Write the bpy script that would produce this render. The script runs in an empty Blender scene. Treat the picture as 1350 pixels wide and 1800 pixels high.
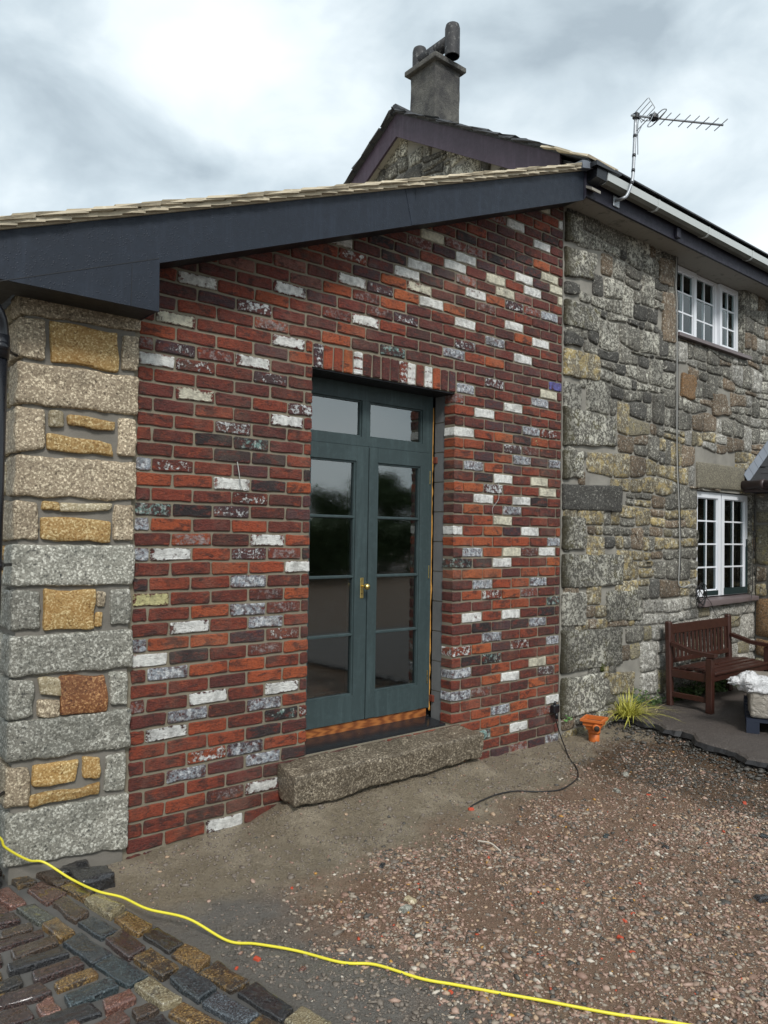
import bpy, math, random, bisect
import numpy as np
from mathutils import Vector, Matrix, noise
rnd = random.Random(7)
S = bpy.context.scene
COL = S.collection
# ------------------------------------------------------------------ camera
F_PX = 1320.0
CR = Vector((0.7718873, -0.6355532, 0.0161899)); CU = Vector((-0.0294444, -0.0102992, 0.9995134)); CF = Vector((0.6350772, 0.7719883, 0.0266633)); CC = Vector((-1.3648325, -3.6281653, 1.5924119))
cd = bpy.data.cameras.new('camera'); cd.sensor_fit = 'VERTICAL'; cd.sensor_height = 36.0
cd.lens = F_PX/1800*36.0; cd.clip_start = 0.05; cd.clip_end = 2000
co = bpy.data.objects.new('camera', cd); COL.objects.link(co)
mw = Matrix.Identity(4)
for i in range(3):
    mw[i][0] = CR[i]; mw[i][1] = CU[i]; mw[i][2] = -CF[i]; mw[i][3] = CC[i]
co.matrix_world = mw
S.camera = co
# ------------------------------------------------------------------ sky, sun, exposure
SUN_EL = math.radians(43); SUN_AZ = math.radians(205)      # direction towards the sun, from +Y clockwise
w = bpy.data.worlds.new('World'); S.world = w; w.use_nodes = True
nt = w.node_tree; nt.nodes.clear()
def N(t, **k):
    n = nt.nodes.new(t)
    for a, b in k.items(): setattr(n, a, b)
    return n
lk = nt.links.new
out = N('ShaderNodeOutputWorld'); bg = N('ShaderNodeBackground')
sky = N('ShaderNodeTexSky'); sky.sky_type = 'NISHITA'; sky.sun_disc = False
sky.sun_elevation = SUN_EL; sky.sun_rotation = SUN_AZ
tc = N('ShaderNodeTexCoord')
mp = N('ShaderNodeMapping'); mp.inputs['Scale'].default_value = (1, 1, 1.7); mp.inputs['Location'].default_value = (6.06, -0.43, 2.5)
lk(tc.outputs['Generated'], mp.inputs['Vector'])
n1 = N('ShaderNodeTexNoise'); n1.inputs['Scale'].default_value = 1.9; n1.inputs['Detail'].default_value = 7; n1.inputs['Roughness'].default_value = .48; n1.inputs['Distortion'].default_value = .25
n2 = N('ShaderNodeTexNoise'); n2.inputs['Scale'].default_value = 5.5; n2.inputs['Detail'].default_value = 6; n2.inputs['Roughness'].default_value = .5; n2.inputs['Distortion'].default_value = .4
lk(mp.outputs[0], n1.inputs['Vector']); lk(mp.outputs[0], n2.inputs['Vector'])
mx = N('ShaderNodeMath', operation='MULTIPLY_ADD'); mx.inputs[1].default_value = .34
lk(n2.outputs[0], mx.inputs[0]); 
m2 = N('ShaderNodeMath', operation='MULTIPLY'); m2.inputs[1].default_value = .66; lk(n1.outputs[0], m2.inputs[0]); lk(m2.outputs[0], mx.inputs[2])
cr = N('ShaderNodeValToRGB'); e = cr.color_ramp.elements
e[0].position = .37; e[0].color = (2.6, 3.1, 3.45, 1)
e[1].position = .62; e[1].color = (6.2, 6.6, 6.8, 1)
x = e.new(.45); x.color = (3.8, 4.4, 4.75, 1)
x = e.new(.53); x.color = (5.3, 5.85, 6.1, 1)
lk(mx.outputs[0], cr.inputs[0])
mix = N('ShaderNodeMix', data_type='RGBA'); mix.inputs[0].default_value = .93
lk(sky.outputs[0], mix.inputs[6]); lk(cr.outputs[0], mix.inputs[7])
lk(mix.outputs[2], bg.inputs['Color']); bg.inputs['Strength'].default_value = 0.1
lk(bg.outputs[0], out.inputs['Surface'])
sd = bpy.data.lights.new('sun', 'SUN'); sd.energy = 1.5; sd.angle = math.radians(14); sd.color = (1, .97, .93)
so = bpy.data.objects.new('sun', sd); COL.objects.link(so)
sdir = Vector((math.sin(SUN_AZ)*math.cos(SUN_EL), math.cos(SUN_AZ)*math.cos(SUN_EL), math.sin(SUN_EL)))
so.rotation_euler = sdir.to_track_quat('Z', 'Y').to_euler(); so.location = (0, -6, 12)
vs = S.view_settings; vs.view_transform = 'Standard'; vs.look = 'None'; vs.exposure = 0.85; vs.gamma = 1; vs.use_curve_mapping = False
# ------------------------------------------------------------------ helpers
def ray(px, py): return CF + CR*((px-675)/F_PX) - CU*((py-900)/F_PX)
def on(px, py, axis, v):
    """point where the sight line of a photo pixel meets the real plane axis = v"""
    d = ray(px, py); return CC + d*((v-CC[axis])/d[axis])
def prj(p):
    d = Vector(p)-CC; z = d.dot(CF); return 675+F_PX*d.dot(CR)/z, 900-F_PX*d.dot(CU)/z
def tag(o, label=None, cat=None, group=None, kind=None):
    if label: o['label'] = label
    if cat: o['category'] = cat
    if group: o['group'] = group
    if kind: o['kind'] = kind
    return o
def empty(name, loc=(0, 0, 0)):
    o = bpy.data.objects.new(name, None); o.location = loc; o.empty_display_size = .1; COL.objects.link(o); return o
def link(name, me, parent=None, loc=None, rot=None):
    o = bpy.data.objects.new(name, me); COL.objects.link(o)
    if parent is not None:
        o.parent = parent; o.matrix_parent_inverse = Matrix.Translation(parent_loc(parent)).inverted()
    if loc is not None: o.location = loc
    if rot is not None: o.rotation_euler = rot
    return o
def parent_loc(p):
    v = Vector(p.location)
    return v
def mesh(name, V, F, mats, smooth=False, mi=None):
    me = bpy.data.meshes.new(name); me.from_pydata([tuple(v) for v in V], [], F)
    for m in (mats if isinstance(mats, (list, tuple)) else [mats]): me.materials.append(m)
    if mi is not None: me.polygons.foreach_set('material_index', mi)
    if smooth: me.polygons.foreach_set('use_smooth', [True]*len(me.polygons))
    me.update(); return me
class MB:
    """collects boxes, tubes and sheets, builds ONE mesh object"""
    def __init__(s): s.V = []; s.F = []; s.MI = []; s.R = []
    def add(s, V, F, mi=0, r=None):
        o = len(s.V); s.V += [tuple(v) for v in V]; s.F += [[i+o for i in f] for f in F]; s.MI += [mi]*len(F)
        s.R += [r if r is not None else 0.0]*len(V); return s
    def box(s, a, b, c=0.0, mi=0):
        x0, y0, z0 = [min(p, q) for p, q in zip(a, b)]; x1, y1, z1 = [max(p, q) for p, q in zip(a, b)]
        if c <= 0:
            V = [(x0,y0,z0),(x1,y0,z0),(x1,y1,z0),(x0,y1,z0),(x0,y0,z1),(x1,y0,z1),(x1,y1,z1),(x0,y1,z1)]
            return s.add(V, [(0,3,2,1),(4,5,6,7),(0,1,5,4),(1,2,6,5),(2,3,7,6),(3,0,4,7)], mi)
        return s.hexa([(x0,y0,z0),(x1,y0,z0),(x1,y1,z0),(x0,y1,z0),(x0,y0,z1),(x1,y0,z1),(x1,y1,z1),(x0,y1,z1)], c, mi)
    def hexa(s, P, c=0.0, mi=0):
        """8 corners (bottom ring, top ring), chamfer c"""
        P = [Vector(p) for p in P]
        if c <= 0: return s.add(P, [(0,3,2,1),(4,5,6,7),(0,1,5,4),(1,2,6,5),(2,3,7,6),(3,0,4,7)], mi)
        nb = {0:(1,3,4),1:(0,2,5),2:(3,1,6),3:(2,0,7),4:(5,7,0),5:(4,6,1),6:(7,5,2),7:(6,4,3)}
        V = []
        ax = lambda i, j: (P[j]-P[i]).normalized()*min(c, (P[j]-P[i]).length*.4)
        for i in range(8):
            X, Y, Z = nb[i]
            V.append(P[i]+ax(i,Y)+ax(i,Z))   # on the X-normal face
            V.append(P[i]+ax(i,X)+ax(i,Z))   # on the Y-normal face
            V.append(P[i]+ax(i,X)+ax(i,Y))   # on the Z-normal face
        f = lambda i, k: 3*i+k
        F = [(f(0,2),f(3,2),f(2,2),f(1,2)),(f(4,2),f(5,2),f(6,2),f(7,2)),
             (f(0,1),f(1,1),f(5,1),f(4,1)),(f(2,1),f(3,1),f(7,1),f(6,1)),
             (f(1,0),f(2,0),f(6,0),f(5,0)),(f(3,0),f(0,0),f(4,0),f(7,0))]
        E = [(0,1,1,2),(2,3,1,2),(4,5,2,1),(6,7,2,1),(1,2,0,2),(3,0,0,2),(5,6,2,0),(7,4,2,0),(0,4,0,1),(1,5,1,0),(2,6,0,1),(3,7,1,0)]
        cen = sum(P, Vector())/8
        for (i, j, a, b) in E:
            q = [f(i,a), f(i,b), f(j,b), f(j,a)]
            F.append(s._orient(V, q, cen))
        for i in range(8): F.append(s._orient(V, [f(i,0), f(i,1), f(i,2)], cen))
        F = [s._orient(V, list(q), cen) for q in F]
        return s.add(V, F, mi)
    @staticmethod
    def _orient(V, q, cen):
        a, b, c = V[q[0]], V[q[1]], V[q[2]]
        n = (b-a).cross(c-a); m = sum((V[i] for i in q), Vector())/len(q)
        return q if n.dot(m-cen) > 0 else q[::-1]
    def prism(s, poly, d, mi=0):
        """poly: 3-D points of one face, d: extrusion vector"""
        n = len(poly); P = [Vector(p) for p in poly]; d = Vector(d); V = P+[p+d for p in P]
        cen = sum(V, Vector())/(2*n)
        F = [s._orient(V, list(range(n)), cen), s._orient(V, list(range(n, 2*n)), cen)]
        for i in range(n): F.append(s._orient(V, [i, (i+1) % n, (i+1) % n+n, i+n], cen))
        return s.add(V, F, mi)
    def tube(s, pts, r, n=8, mi=0, caps=True):
        pts = [Vector(p) for p in pts]; rs = r if isinstance(r, (list, tuple)) else [r]*len(pts)
        V = []; F = []; up = None
        for i, p in enumerate(pts):
            t = (pts[min(i+1, len(pts)-1)]-pts[max(i-1, 0)]).normalized()
            if up is None: up = t.orthogonal().normalized()
            up = (up-t*up.dot(t)).normalized(); b = t.cross(up)
            for k in range(n):
                a = 2*math.pi*k/n; V.append(p+(up*math.cos(a)+b*math.sin(a))*rs[i])
        for i in range(len(pts)-1):
            for k in range(n): F.append((i*n+k, i*n+(k+1) % n, (i+1)*n+(k+1) % n, (i+1)*n+k))
        if caps: F.append(tuple(range(n-1, -1, -1))); F.append(tuple(range((len(pts)-1)*n, len(pts)*n)))
        return s.add(V, F, mi)
    def build(s, name, mats, parent=None, smooth=False):
        me = mesh(name, s.V, s.F, mats, smooth, s.MI)
        if any(s.R):
            at = me.attributes.new('rnd', 'FLOAT', 'POINT'); at.data.foreach_set('value', s.R)
        return link(name, me, parent)
def rock(P, n=(6, 4, 4), r=.02, amp=.006, freq=9.0, seed=0.0, skip_back=True, wob=0.0):
    """rounded, weathered block. P = front TL,TR,BR,BL then back TL,TR,BR,BL"""
    P = [Vector(p) for p in P]
    L = ((P[1]-P[0]).length+(P[2]-P[3]).length)/2; H = ((P[3]-P[0]).length+(P[2]-P[1]).length)/2; D = (P[4]-P[0]).length
    r = min(r, L*.45, H*.45, D*.6)
    def ts(k, l):
        e = min(.45, r/l); 
        if k < 3: return [0, .5, 1] if k == 2 else [0, 1]
        return [0, e*.3, e]+[e+(1-2*e)*i/(k-1) for i in range(1, k-1)]+[1-e, 1-e*.3, 1]
    U, Vv, W = ts(n[0], L), ts(n[1], H), ts(n[2], D)
    V = []; idx = {}; F = []
    def pt(i, j, k):
        key = (i, j, k)
        if key in idx: return idx[key]
        u, v, w_ = U[i], Vv[j], W[k]
        q = Vector((u*L, v*H, w_*D)); c = Vector((min(max(q.x, r), L-r), min(max(q.y, r), H-r), min(max(q.z, r), max(D-r, r))))
        d = q-c
        if d.length > 1e-9: q2 = c+d.normalized()*r
        else: q2 = q
        nn = d.normalized() if d.length > 1e-9 else Vector((0, 0, -1))
        u, v, w_ = q2.x/L, q2.y/H, q2.z/D
        f = (P[0]*(1-u)+P[1]*u)*(1-v)+(P[3]*(1-u)+P[2]*u)*v
        b = (P[4]*(1-u)+P[5]*u)*(1-v)+(P[7]*(1-u)+P[6]*u)*v
        p = f*(1-w_)+b*w_
        ex = (P[1]-P[0]).normalized(); ey = (P[3]-P[0]).normalized(); ez = (P[4]-P[0]).normalized()
        nw = ex*nn.x+ey*nn.y+ez*nn.z
        s_ = p*freq+Vector((seed*13.7, seed*7.1, seed*3.3))
        h = noise.noise(s_)*.6+noise.noise(s_*2.3)*.3+noise.noise(s_*5.1)*.2
        p = p+nw*(h*amp*2-amp*.3)
        if wob: p = p+ex*noise.noise(s_*.6+Vector((9, 0, 0)))*wob+ey*noise.noise(s_*.6+Vector((0, 9, 0)))*wob
        idx[key] = len(V); V.append(p); return idx[key]
    nu, nv, nw_ = len(U), len(Vv), len(W)
    def quad(a, b, c, d): F.append((pt(*a), pt(*b), pt(*c), pt(*d)))
    for i in range(nu-1):
        for j in range(nv-1):
            quad((i,j,0),(i,j+1,0),(i+1,j+1,0),(i+1,j,0))
            if not skip_back: quad((i,j,nw_-1),(i+1,j,nw_-1),(i+1,j+1,nw_-1),(i,j+1,nw_-1))
    for i in range(nu-1):
        for k in range(nw_-1):
            quad((i,0,k),(i+1,0,k),(i+1,0,k+1),(i,0,k+1)); quad((i,nv-1,k),(i,nv-1,k+1),(i+1,nv-1,k+1),(i+1,nv-1,k))
    for j in range(nv-1):
        for k in range(nw_-1):
            quad((0,j,k),(0,j,k+1),(0,j+1,k+1),(0,j+1,k)); quad((nu-1,j,k),(nu-1,j+1,k),(nu-1,j+1,k+1),(nu-1,j,k+1))
    cen = sum(V, Vector())/len(V)
    f0 = F[0]; a, b, c = V[f0[0]], V[f0[1]], V[f0[2]]
    # orientation from the middle of the front face
    q = F[((nu-1)//2)*(nv-1)*(1 if skip_back else 2)+((nv-1)//2)*(1 if skip_back else 2)]
    a, b, c = V[q[0]], V[q[1]], V[q[2]]
    if (b-a).cross(c-a).dot((P[0]-P[4])) < 0: F = [t[::-1] for t in F]
    return V, F
# ------------------------------------------------------------------ materials
class Mat:
    def __init__(s, name, rough=.8):
        s.m = bpy.data.materials.new(name); s.m.use_nodes = True; s.t = s.m.node_tree; s.b = s.t.nodes['Principled BSDF']
        s.b.inputs['Roughness'].default_value = rough; s._p = None
    def n(s, t, **k):
        n = s.t.nodes.new(t)
        for a, b in k.items(): setattr(n, a, b)
        return n
    def inp(s, sock, v):
        if v is None: return
        if hasattr(v, 'is_output'): s.t.links.new(v, sock)
        elif isinstance(v, (tuple, list)): sock.default_value = tuple(v)+((1,) if len(v) == 3 and len(sock.default_value) == 4 else ())
        else: sock.default_value = v
    def pos(s):
        if s._p is None: s._p = s.n('ShaderNodeNewGeometry').outputs['Position']
        return s._p
    def noise(s, scale, detail=3, rough=.55, vec=None, dist=0.0):
        n = s.n('ShaderNodeTexNoise'); s.inp(n.inputs['Vector'], vec or s.pos())
        n.inputs['Scale'].default_value = scale; n.inputs['Detail'].default_value = detail; n.inputs['Roughness'].default_value = rough; n.inputs['Distortion'].default_value = dist
        return n.outputs[0]
    def voro(s, scale, out='Distance', vec=None, feature='F1'):
        n = s.n('ShaderNodeTexVoronoi', feature=feature); s.inp(n.inputs['Vector'], vec or s.pos()); n.inputs['Scale'].default_value = scale
        return n.outputs[out]
    def math(s, op, a, b=None, c=None, clamp=False):
        n = s.n('ShaderNodeMath', operation=op); n.use_clamp = clamp
        s.inp(n.inputs[0], a); s.inp(n.inputs[1], b); s.inp(n.inputs[2], c); return n.outputs[0]
    def step(s, v, lo, hi):
        n = s.n('ShaderNodeMapRange'); s.inp(n.inputs[0], v); s.inp(n.inputs[1], lo); s.inp(n.inputs[2], hi); n.clamp = True
        return n.outputs[0]
    def ramp(s, v, stops, const=False):
        n = s.n('ShaderNodeValToRGB'); e = n.color_ramp.elements
        if const: n.color_ramp.interpolation = 'CONSTANT'
        e[0].position = stops[0][0]; e[0].color = tuple(stops[0][1])+(1,); e[1].position = stops[-1][0]; e[1].color = tuple(stops[-1][1])+(1,)
        for p, c in stops[1:-1]:
            x = e.new(p); x.color = tuple(c)+(1,)
        s.inp(n.inputs[0], v); return n.outputs[0]
    def mix(s, f, a, b, mode='MIX'):
        n = s.n('ShaderNodeMix', data_type='RGBA', blend_type=mode); s.inp(n.inputs[0], f); s.inp(n.inputs[6], a); s.inp(n.inputs[7], b); return n.outputs[2]
    def rand(s):
        o = s.n('ShaderNodeObjectInfo').outputs['Random']; a = s.n('ShaderNodeAttribute', attribute_name='rnd').outputs['Fac']
        return s.math('FRACT', s.math('ADD', o, s.math('MULTIPLY', a, 7.31)))
    def bump(s, h, strength=.5, dist=.01, nrm=None):
        n = s.n('ShaderNodeBump'); s.inp(n.inputs['Height'], h); n.inputs['Strength'].default_value = strength; n.inputs['Distance'].default_value = dist
        if nrm: s.inp(n.inputs['Normal'], nrm)
        s.t.links.new(n.outputs[0], s.b.inputs['Normal']); return n.outputs[0]
    def col(s, v): s.inp(s.b.inputs['Base Color'], v); return s
    def rgh(s, v): s.inp(s.b.inputs['Roughness'], v); return s
def plain(name, c, rough=.6, metal=0.0, var=.18, bump=.0, scale=30, spec=None):
    m = Mat(name, rough); c2 = tuple(x*(1-var) for x in c); c3 = tuple(min(1, x*(1+var)) for x in c)
    m.col(m.mix(m.noise(scale*.2, 5), c2, c3)); m.b.inputs['Metallic'].default_value = metal
    m.rgh(m.math('ADD', m.math('MULTIPLY', m.noise(scale, 3), .25), rough-.12))
    if bump: m.bump(m.noise(scale, 4), bump, .004)
    if spec is not None: m.b.inputs['Specular IOR Level'].default_value = spec
    return m.m
def granite(name, light, mid, dark, grain=120, stain=(.10, .08, .05), stain_amt=.4, rough=.62, bmp=.8, rv=.25):
    m = Mat(name, rough)
    g = m.noise(grain, 4, .8); v = m.voro(grain*1.5, 'Color')
    sep = m.n('ShaderNodeSeparateColor'); m.inp(sep.inputs[0], v)
    f = m.math('ADD', m.math('MULTIPLY', g, .8), m.math('MULTIPLY', sep.outputs[0], .2))
    c = m.ramp(f, [(.34, dark), (.43, mid), (.53, mid), (.62, light)])
    big = m.noise(5, 5, .65, dist=.6)
    c = m.mix(m.math('MULTIPLY', m.step(big, .42, .68), stain_amt), c, m.mix(.45, c, stain, 'MULTIPLY') if False else stain)
    r = m.rand(); br = m.math('ADD', m.math('MULTIPLY', r, rv*2), 1-rv)
    cc = m.n('ShaderNodeCombineColor')
    for i in range(3): m.inp(cc.inputs[i], br)
    c = m.mix(1.0, c, cc.outputs[0], 'MULTIPLY')
    m.col(c)
    h = m.math('ADD', m.math('MULTIPLY', m.noise(28, 6, .75), 1.0), m.math('MULTIPLY', g, .5))
    m.bump(h, bmp, .009)
    return m.m
def brickmat(kind):
    m = Mat('brick_'+kind, .72); r = m.rand()
    ramps = {'red': [(0, (.10, .027, .020)), (.3, (.165, .034, .021)), (.6, (.23, .044, .022)), (.85, (.31, .060, .025)), (1, (.36, .082, .028))],
             'maroon': [(0, (.085, .026, .022)), (.4, (.125, .029, .023)), (.75, (.155, .036, .027)), (1, (.18, .036, .024))],
             'orange': [(0, (.36, .066, .024)), (.5, (.41, .088, .028)), (1, (.45, .12, .038))],
             'purple': [(0, (.05, .026, .034)), (.5, (.085, .04, .045)), (1, (.11, .042, .04))],
             'dark': [(0, (.020, .015, .017)), (.5, (.038, .026, .028)), (1, (.06, .036, .034))],
             'pink': [(0, (.26, .11, .09)), (.5, (.30, .13, .105)), (1, (.22, .085, .07))]}
    base = {'white': 'maroon', 'white_clean': 'pink', 'speckled': 'purple', 'grey': 'purple', 'half': 'red', 'teal': 'dark', 'cream': 'maroon', 'yellow': 'maroon', 'blue': 'maroon', 'dusty': 'red', 'edged': 'red'}.get(kind, kind)
    c = m.ramp(r, ramps[base])
    mv = m.n('ShaderNodeMapping'); mv.inputs['Scale'].default_value = (1, 1, 2.1); m.inp(mv.inputs[0], m.pos()); sv = mv.outputs[0]
    nb = m.noise(10, 6, .68, sv, .5)
    if base in ('dark', 'purple'):
        c = m.mix(m.math('MULTIPLY', m.step(m.noise(12, 6, .7, sv), .50, .58), .75), c, (.17, .034, .022))
    if base in ('red', 'orange', 'pink', 'maroon'):
        c = m.mix(m.math('MULTIPLY', m.step(nb, .51, .60), .72), c, (.035, .018, .017))
        c = m.mix(m.math('MULTIPLY', m.step(m.noise(15, 5, .7, sv), .53, .64), .5), c, (.42, .085, .03) if base != 'maroon' else (.27, .05, .03))
    fine = m.noise(80, 5, .8, sv)
    c = m.mix(m.math('MULTIPLY', m.step(fine, .50, .62), .62), c, (.025, .013, .012))
    c = m.mix(m.math('MULTIPLY', m.step(m.noise(130, 3, .8), .60, .70), .30), c, (.45, .27, .20))
    h = m.math('ADD', m.noise(40, 6, .75, sv), m.math('MULTIPLY', fine, .6))
    P = {'white': ((.90, .90, .86), .54, .05), 'white_clean': ((.93, .93, .88), .50, .06), 'speckled': ((.80, .82, .82), .525, .04), 'grey': ((.40, .44, .49), .46, .12),
         'half': ((.80, .80, .77), .52, .03), 'teal': ((.30, .47, .43), .52, .08), 'cream': ((.80, .76, .60), .48, .06), 'yellow': ((.66, .61, .30), .45, .07),
         'blue': ((.16, .16, .46), .44, .10), 'dusty': ((.42, .36, .35), .53, .12), 'edged': ((.64, .56, .26), .60, .03)}.get(kind)
    if P:
        pc, th, sh = P
        n1_ = m.noise(27, 7, .76); n2_ = m.noise(85, 4, .7)
        v = m.math('ADD', m.math('MULTIPLY', n1_, .72), m.math('MULTIPLY', n2_, .28))
        v = m.math('ADD', v, m.math('MULTIPLY', m.math('SUBTRACT', r, .5), .05))
        ob_ = m.n('ShaderNodeTexCoord').outputs['Object']; so_ = m.n('ShaderNodeSeparateXYZ'); m.inp(so_.inputs[0], ob_)
        eg = m.math('MAXIMUM', m.math('DIVIDE', m.math('ABSOLUTE', so_.outputs[0]), .104), m.math('DIVIDE', m.math('ABSOLUTE', so_.outputs[2]), .0305))
        eg = m.math('MULTIPLY', m.step(eg, .62, 1.0), m.math('LESS_THAN', eg, 1.25))
        v = m.math('ADD', v, m.math('MULTIPLY', eg, .13 if kind in ('white', 'white_clean', 'cream', 'yellow', 'blue') else -.05))
        mask = m.step(v, th-sh*.5, th+sh*.5)
        mask = m.math('SUBTRACT', 1.0, mask) if kind in ('white', 'white_clean', 'cream', 'yellow', 'blue') else mask
        if kind in ('white', 'white_clean', 'cream', 'yellow', 'blue'):
            mask = m.step(v, th+.17, th+.10) if kind != 'white' else m.step(v, th+.09, th+.04)
        pc2 = m.mix(m.step(m.noise(33, 4), .4, .7), pc, tuple(x*.62 for x in pc))
        if kind == 'grey': pc2 = m.mix(m.step(m.noise(48, 5, .8), .48, .56), pc2, (.74, .76, .77))
        if kind == 'grey': pc2 = m.mix(m.math('MULTIPLY', m.step(m.noise(41, 3, .7), .56, .62), .7), pc2, (.07, .06, .075))
        if kind == 'teal': pc2 = m.mix(m.step(m.noise(40, 4), .52, .6), pc2, (.6, .62, .58))
        c = m.mix(mask, c, pc2); h = m.math('ADD', h, m.math('MULTIPLY', mask, .45))
    dz_ = m.noise(2.6, 6, .7); c = m.mix(m.math('MULTIPLY', m.step(dz_, .50, .66), .20), c, (.30, .24, .18)); c = m.mix(m.math('MULTIPLY', m.step(m.noise(4.3, 6, .75), .50, .62), .38), c, (.04, .028, .022))
    m.col(c); m.bump(h, 1.0, .011)
    m.rgh(m.step(m.noise(30, 3), -.6, .9))
    return m.m
BK = {k: brickmat(k) for k in ['red', 'maroon', 'orange', 'purple', 'dark', 'pink', 'white', 'white_clean', 'speckled', 'grey', 'half', 'teal', 'cream', 'yellow', 'blue', 'dusty', 'edged']}
def mortarmat(name, a, b, rough=.9, sc=40):
    m = Mat(name, rough); c = m.mix(m.step(m.noise(5, 5), .3, .7), a, b)
    c = m.mix(m.math('MULTIPLY', m.step(m.noise(160, 2, .7), .55, .75), .4), c, tuple(x*.45 for x in a))
    m.col(c); m.bump(m.noise(sc*2, 5, .7), .6, .004); return m.m
M_mortar = mortarmat('lime_mortar', (.235, .205, .150), (.165, .145, .105))
M_pmortar = mortarmat('grey_mortar', (.20, .185, .16), (.14, .13, .11))
M_hmortar = mortarmat('old_pointing', (.30, .285, .245), (.17, .16, .14))
M_block = mortarmat('concrete_block', (.17, .175, .175), (.12, .125, .125), sc=60)
M_gran = granite('granite_grey', (.80, .69, .50), (.31, .245, .165), (.075, .055, .035), 85, (.14, .11, .075), .35)
M_granc = granite('granite_cool', (.66, .65, .57), (.25, .24, .20), (.05, .05, .045), 80, (.11, .115, .095), .45)
M_grany = granite('granite_ochre', (.68, .55, .30), (.34, .215, .075), (.11, .055, .015), 90, (.30, .15, .035), .55)
M_granp = granite('granite_pale', (.66, .60, .46), (.33, .28, .18), (.12, .09, .05), 90, (.28, .20, .09), .4)
M_granr = granite('granite_rust', (.50, .28, .12), (.20, .075, .025), (.05, .018, .01), 90, (.08, .03, .014), .5)
M_step = granite('doorstep_granite', (.50, .43, .32), (.155, .125, .088), (.022, .017, .012), 85, (.055, .042, .026), .6, rough=.42, bmp=1.0)
def rubble(name, a, b, lich=(.58, .57, .50), lt=.60, lich2=None, l2=.62, dark=.5):
    m = Mat(name, .88); r = m.rand()
    c = m.mix(m.noise(9, 5, .7), a, b)
    off = m.n('ShaderNodeVectorMath', operation='ADD'); m.inp(off.inputs[0], m.pos()); cb = m.n('ShaderNodeCombineXYZ'); m.inp(cb.inputs[0], m.math('MULTIPLY', r, 9.0)); m.inp(off.inputs[1], cb.outputs[0]); vv = off.outputs[0]
    c = m.mix(m.math('MULTIPLY', m.step(m.noise(60, 5, .8), .47, .58), .72), c, (.032, .030, .025))
    if lich2: c = m.mix(m.math('MULTIPLY', m.step(m.noise(13, 5, .7, vv), l2-.03, l2+.04), .8), c, lich2)
    c = m.mix(m.math('MULTIPLY', m.step(m.noise(19, 6, .72, vv), lt, lt+.045), .9), c, lich)
    c = m.mix(m.math('MULTIPLY', m.step(m.noise(46, 5, .8, vv), lt-.02, lt+.02), .85), c, lich)
    c = m.mix(m.math('MULTIPLY', m.step(m.noise(2.0, 6, .65), .45, .58), dark), c, (.045, .042, .036))
    c = m.mix(m.math('MULTIPLY', m.step(m.noise(95, 4, .8), .57, .66), .6), c, (.46, .44, .37))
    br = m.math('ADD', m.math('MULTIPLY', r, .5), .75); cc = m.n('ShaderNodeCombineColor')
    for i in range(3): m.inp(cc.inputs[i], br)
    if name == 'quoin_granite':
        sx = m.n('ShaderNodeSeparateXYZ'); m.inp(sx.inputs[0], m.pos()); c = m.mix(m.math('MULTIPLY', m.step(m.math('ADD', sx.outputs[0], m.math('MULTIPLY', m.noise(9, 5, .7), .16)), 3.64, 3.50), .92), c, (.045, .038, .017))
    m.col(m.mix(1.0, c, cc.outputs[0], 'MULTIPLY'))
    m.bump(m.math('ADD', m.noise(20, 7, .78), m.math('MULTIPLY', m.noise(90, 3, .7), .4)), 1.0, .03)
    return m.m
RB = [rubble('rubble_grey', (.16, .152, .13), (.25, .235, .195), (.70, .68, .58), .575), rubble('rubble_dark', (.085, .082, .075), (.14, .135, .12), (.66, .64, .56), lt=.61),
      rubble('rubble_lichen', (.15, .143, .12), (.23, .215, .175), (.72, .70, .60), lt=.525), rubble('rubble_ochre', (.21, .175, .11), (.29, .24, .155), (.70, .66, .52), lich2=(.50, .38, .15), l2=.53, lt=.565, dark=.3),
      rubble('rubble_brown', (.20, .14, .09), (.29, .215, .14), (.66, .62, .52), lt=.585, dark=.3), rubble('rubble_pale', (.30, .285, .25), (.43, .415, .36), (.74, .72, .66), lt=.56, dark=.12),
      rubble('rubble_rust', (.24, .13, .055), (.34, .20, .09), lt=.65, dark=.15), rubble('rubble_buff', (.27, .24, .16), (.33, .29, .20), lt=.62, lich2=(.36, .30, .12), l2=.58, dark=.1)]
M_quoin = rubble('quoin_granite', (.125, .118, .10), (.20, .19, .155), (.70, .68, .58), lt=.545, lich2=(.13, .115, .045), l2=.56, dark=.45)
M_moss = rubble('quoin_mossy', (.07, .065, .045), (.11, .10, .065), lt=.60, lich2=(.12, .115, .03), l2=.47, dark=.35)
M_lint = granite('lintel_granite', (.44, .40, .30), (.20, .18, .13), (.07, .06, .045), 100, (.13, .12, .09), .4)
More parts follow.
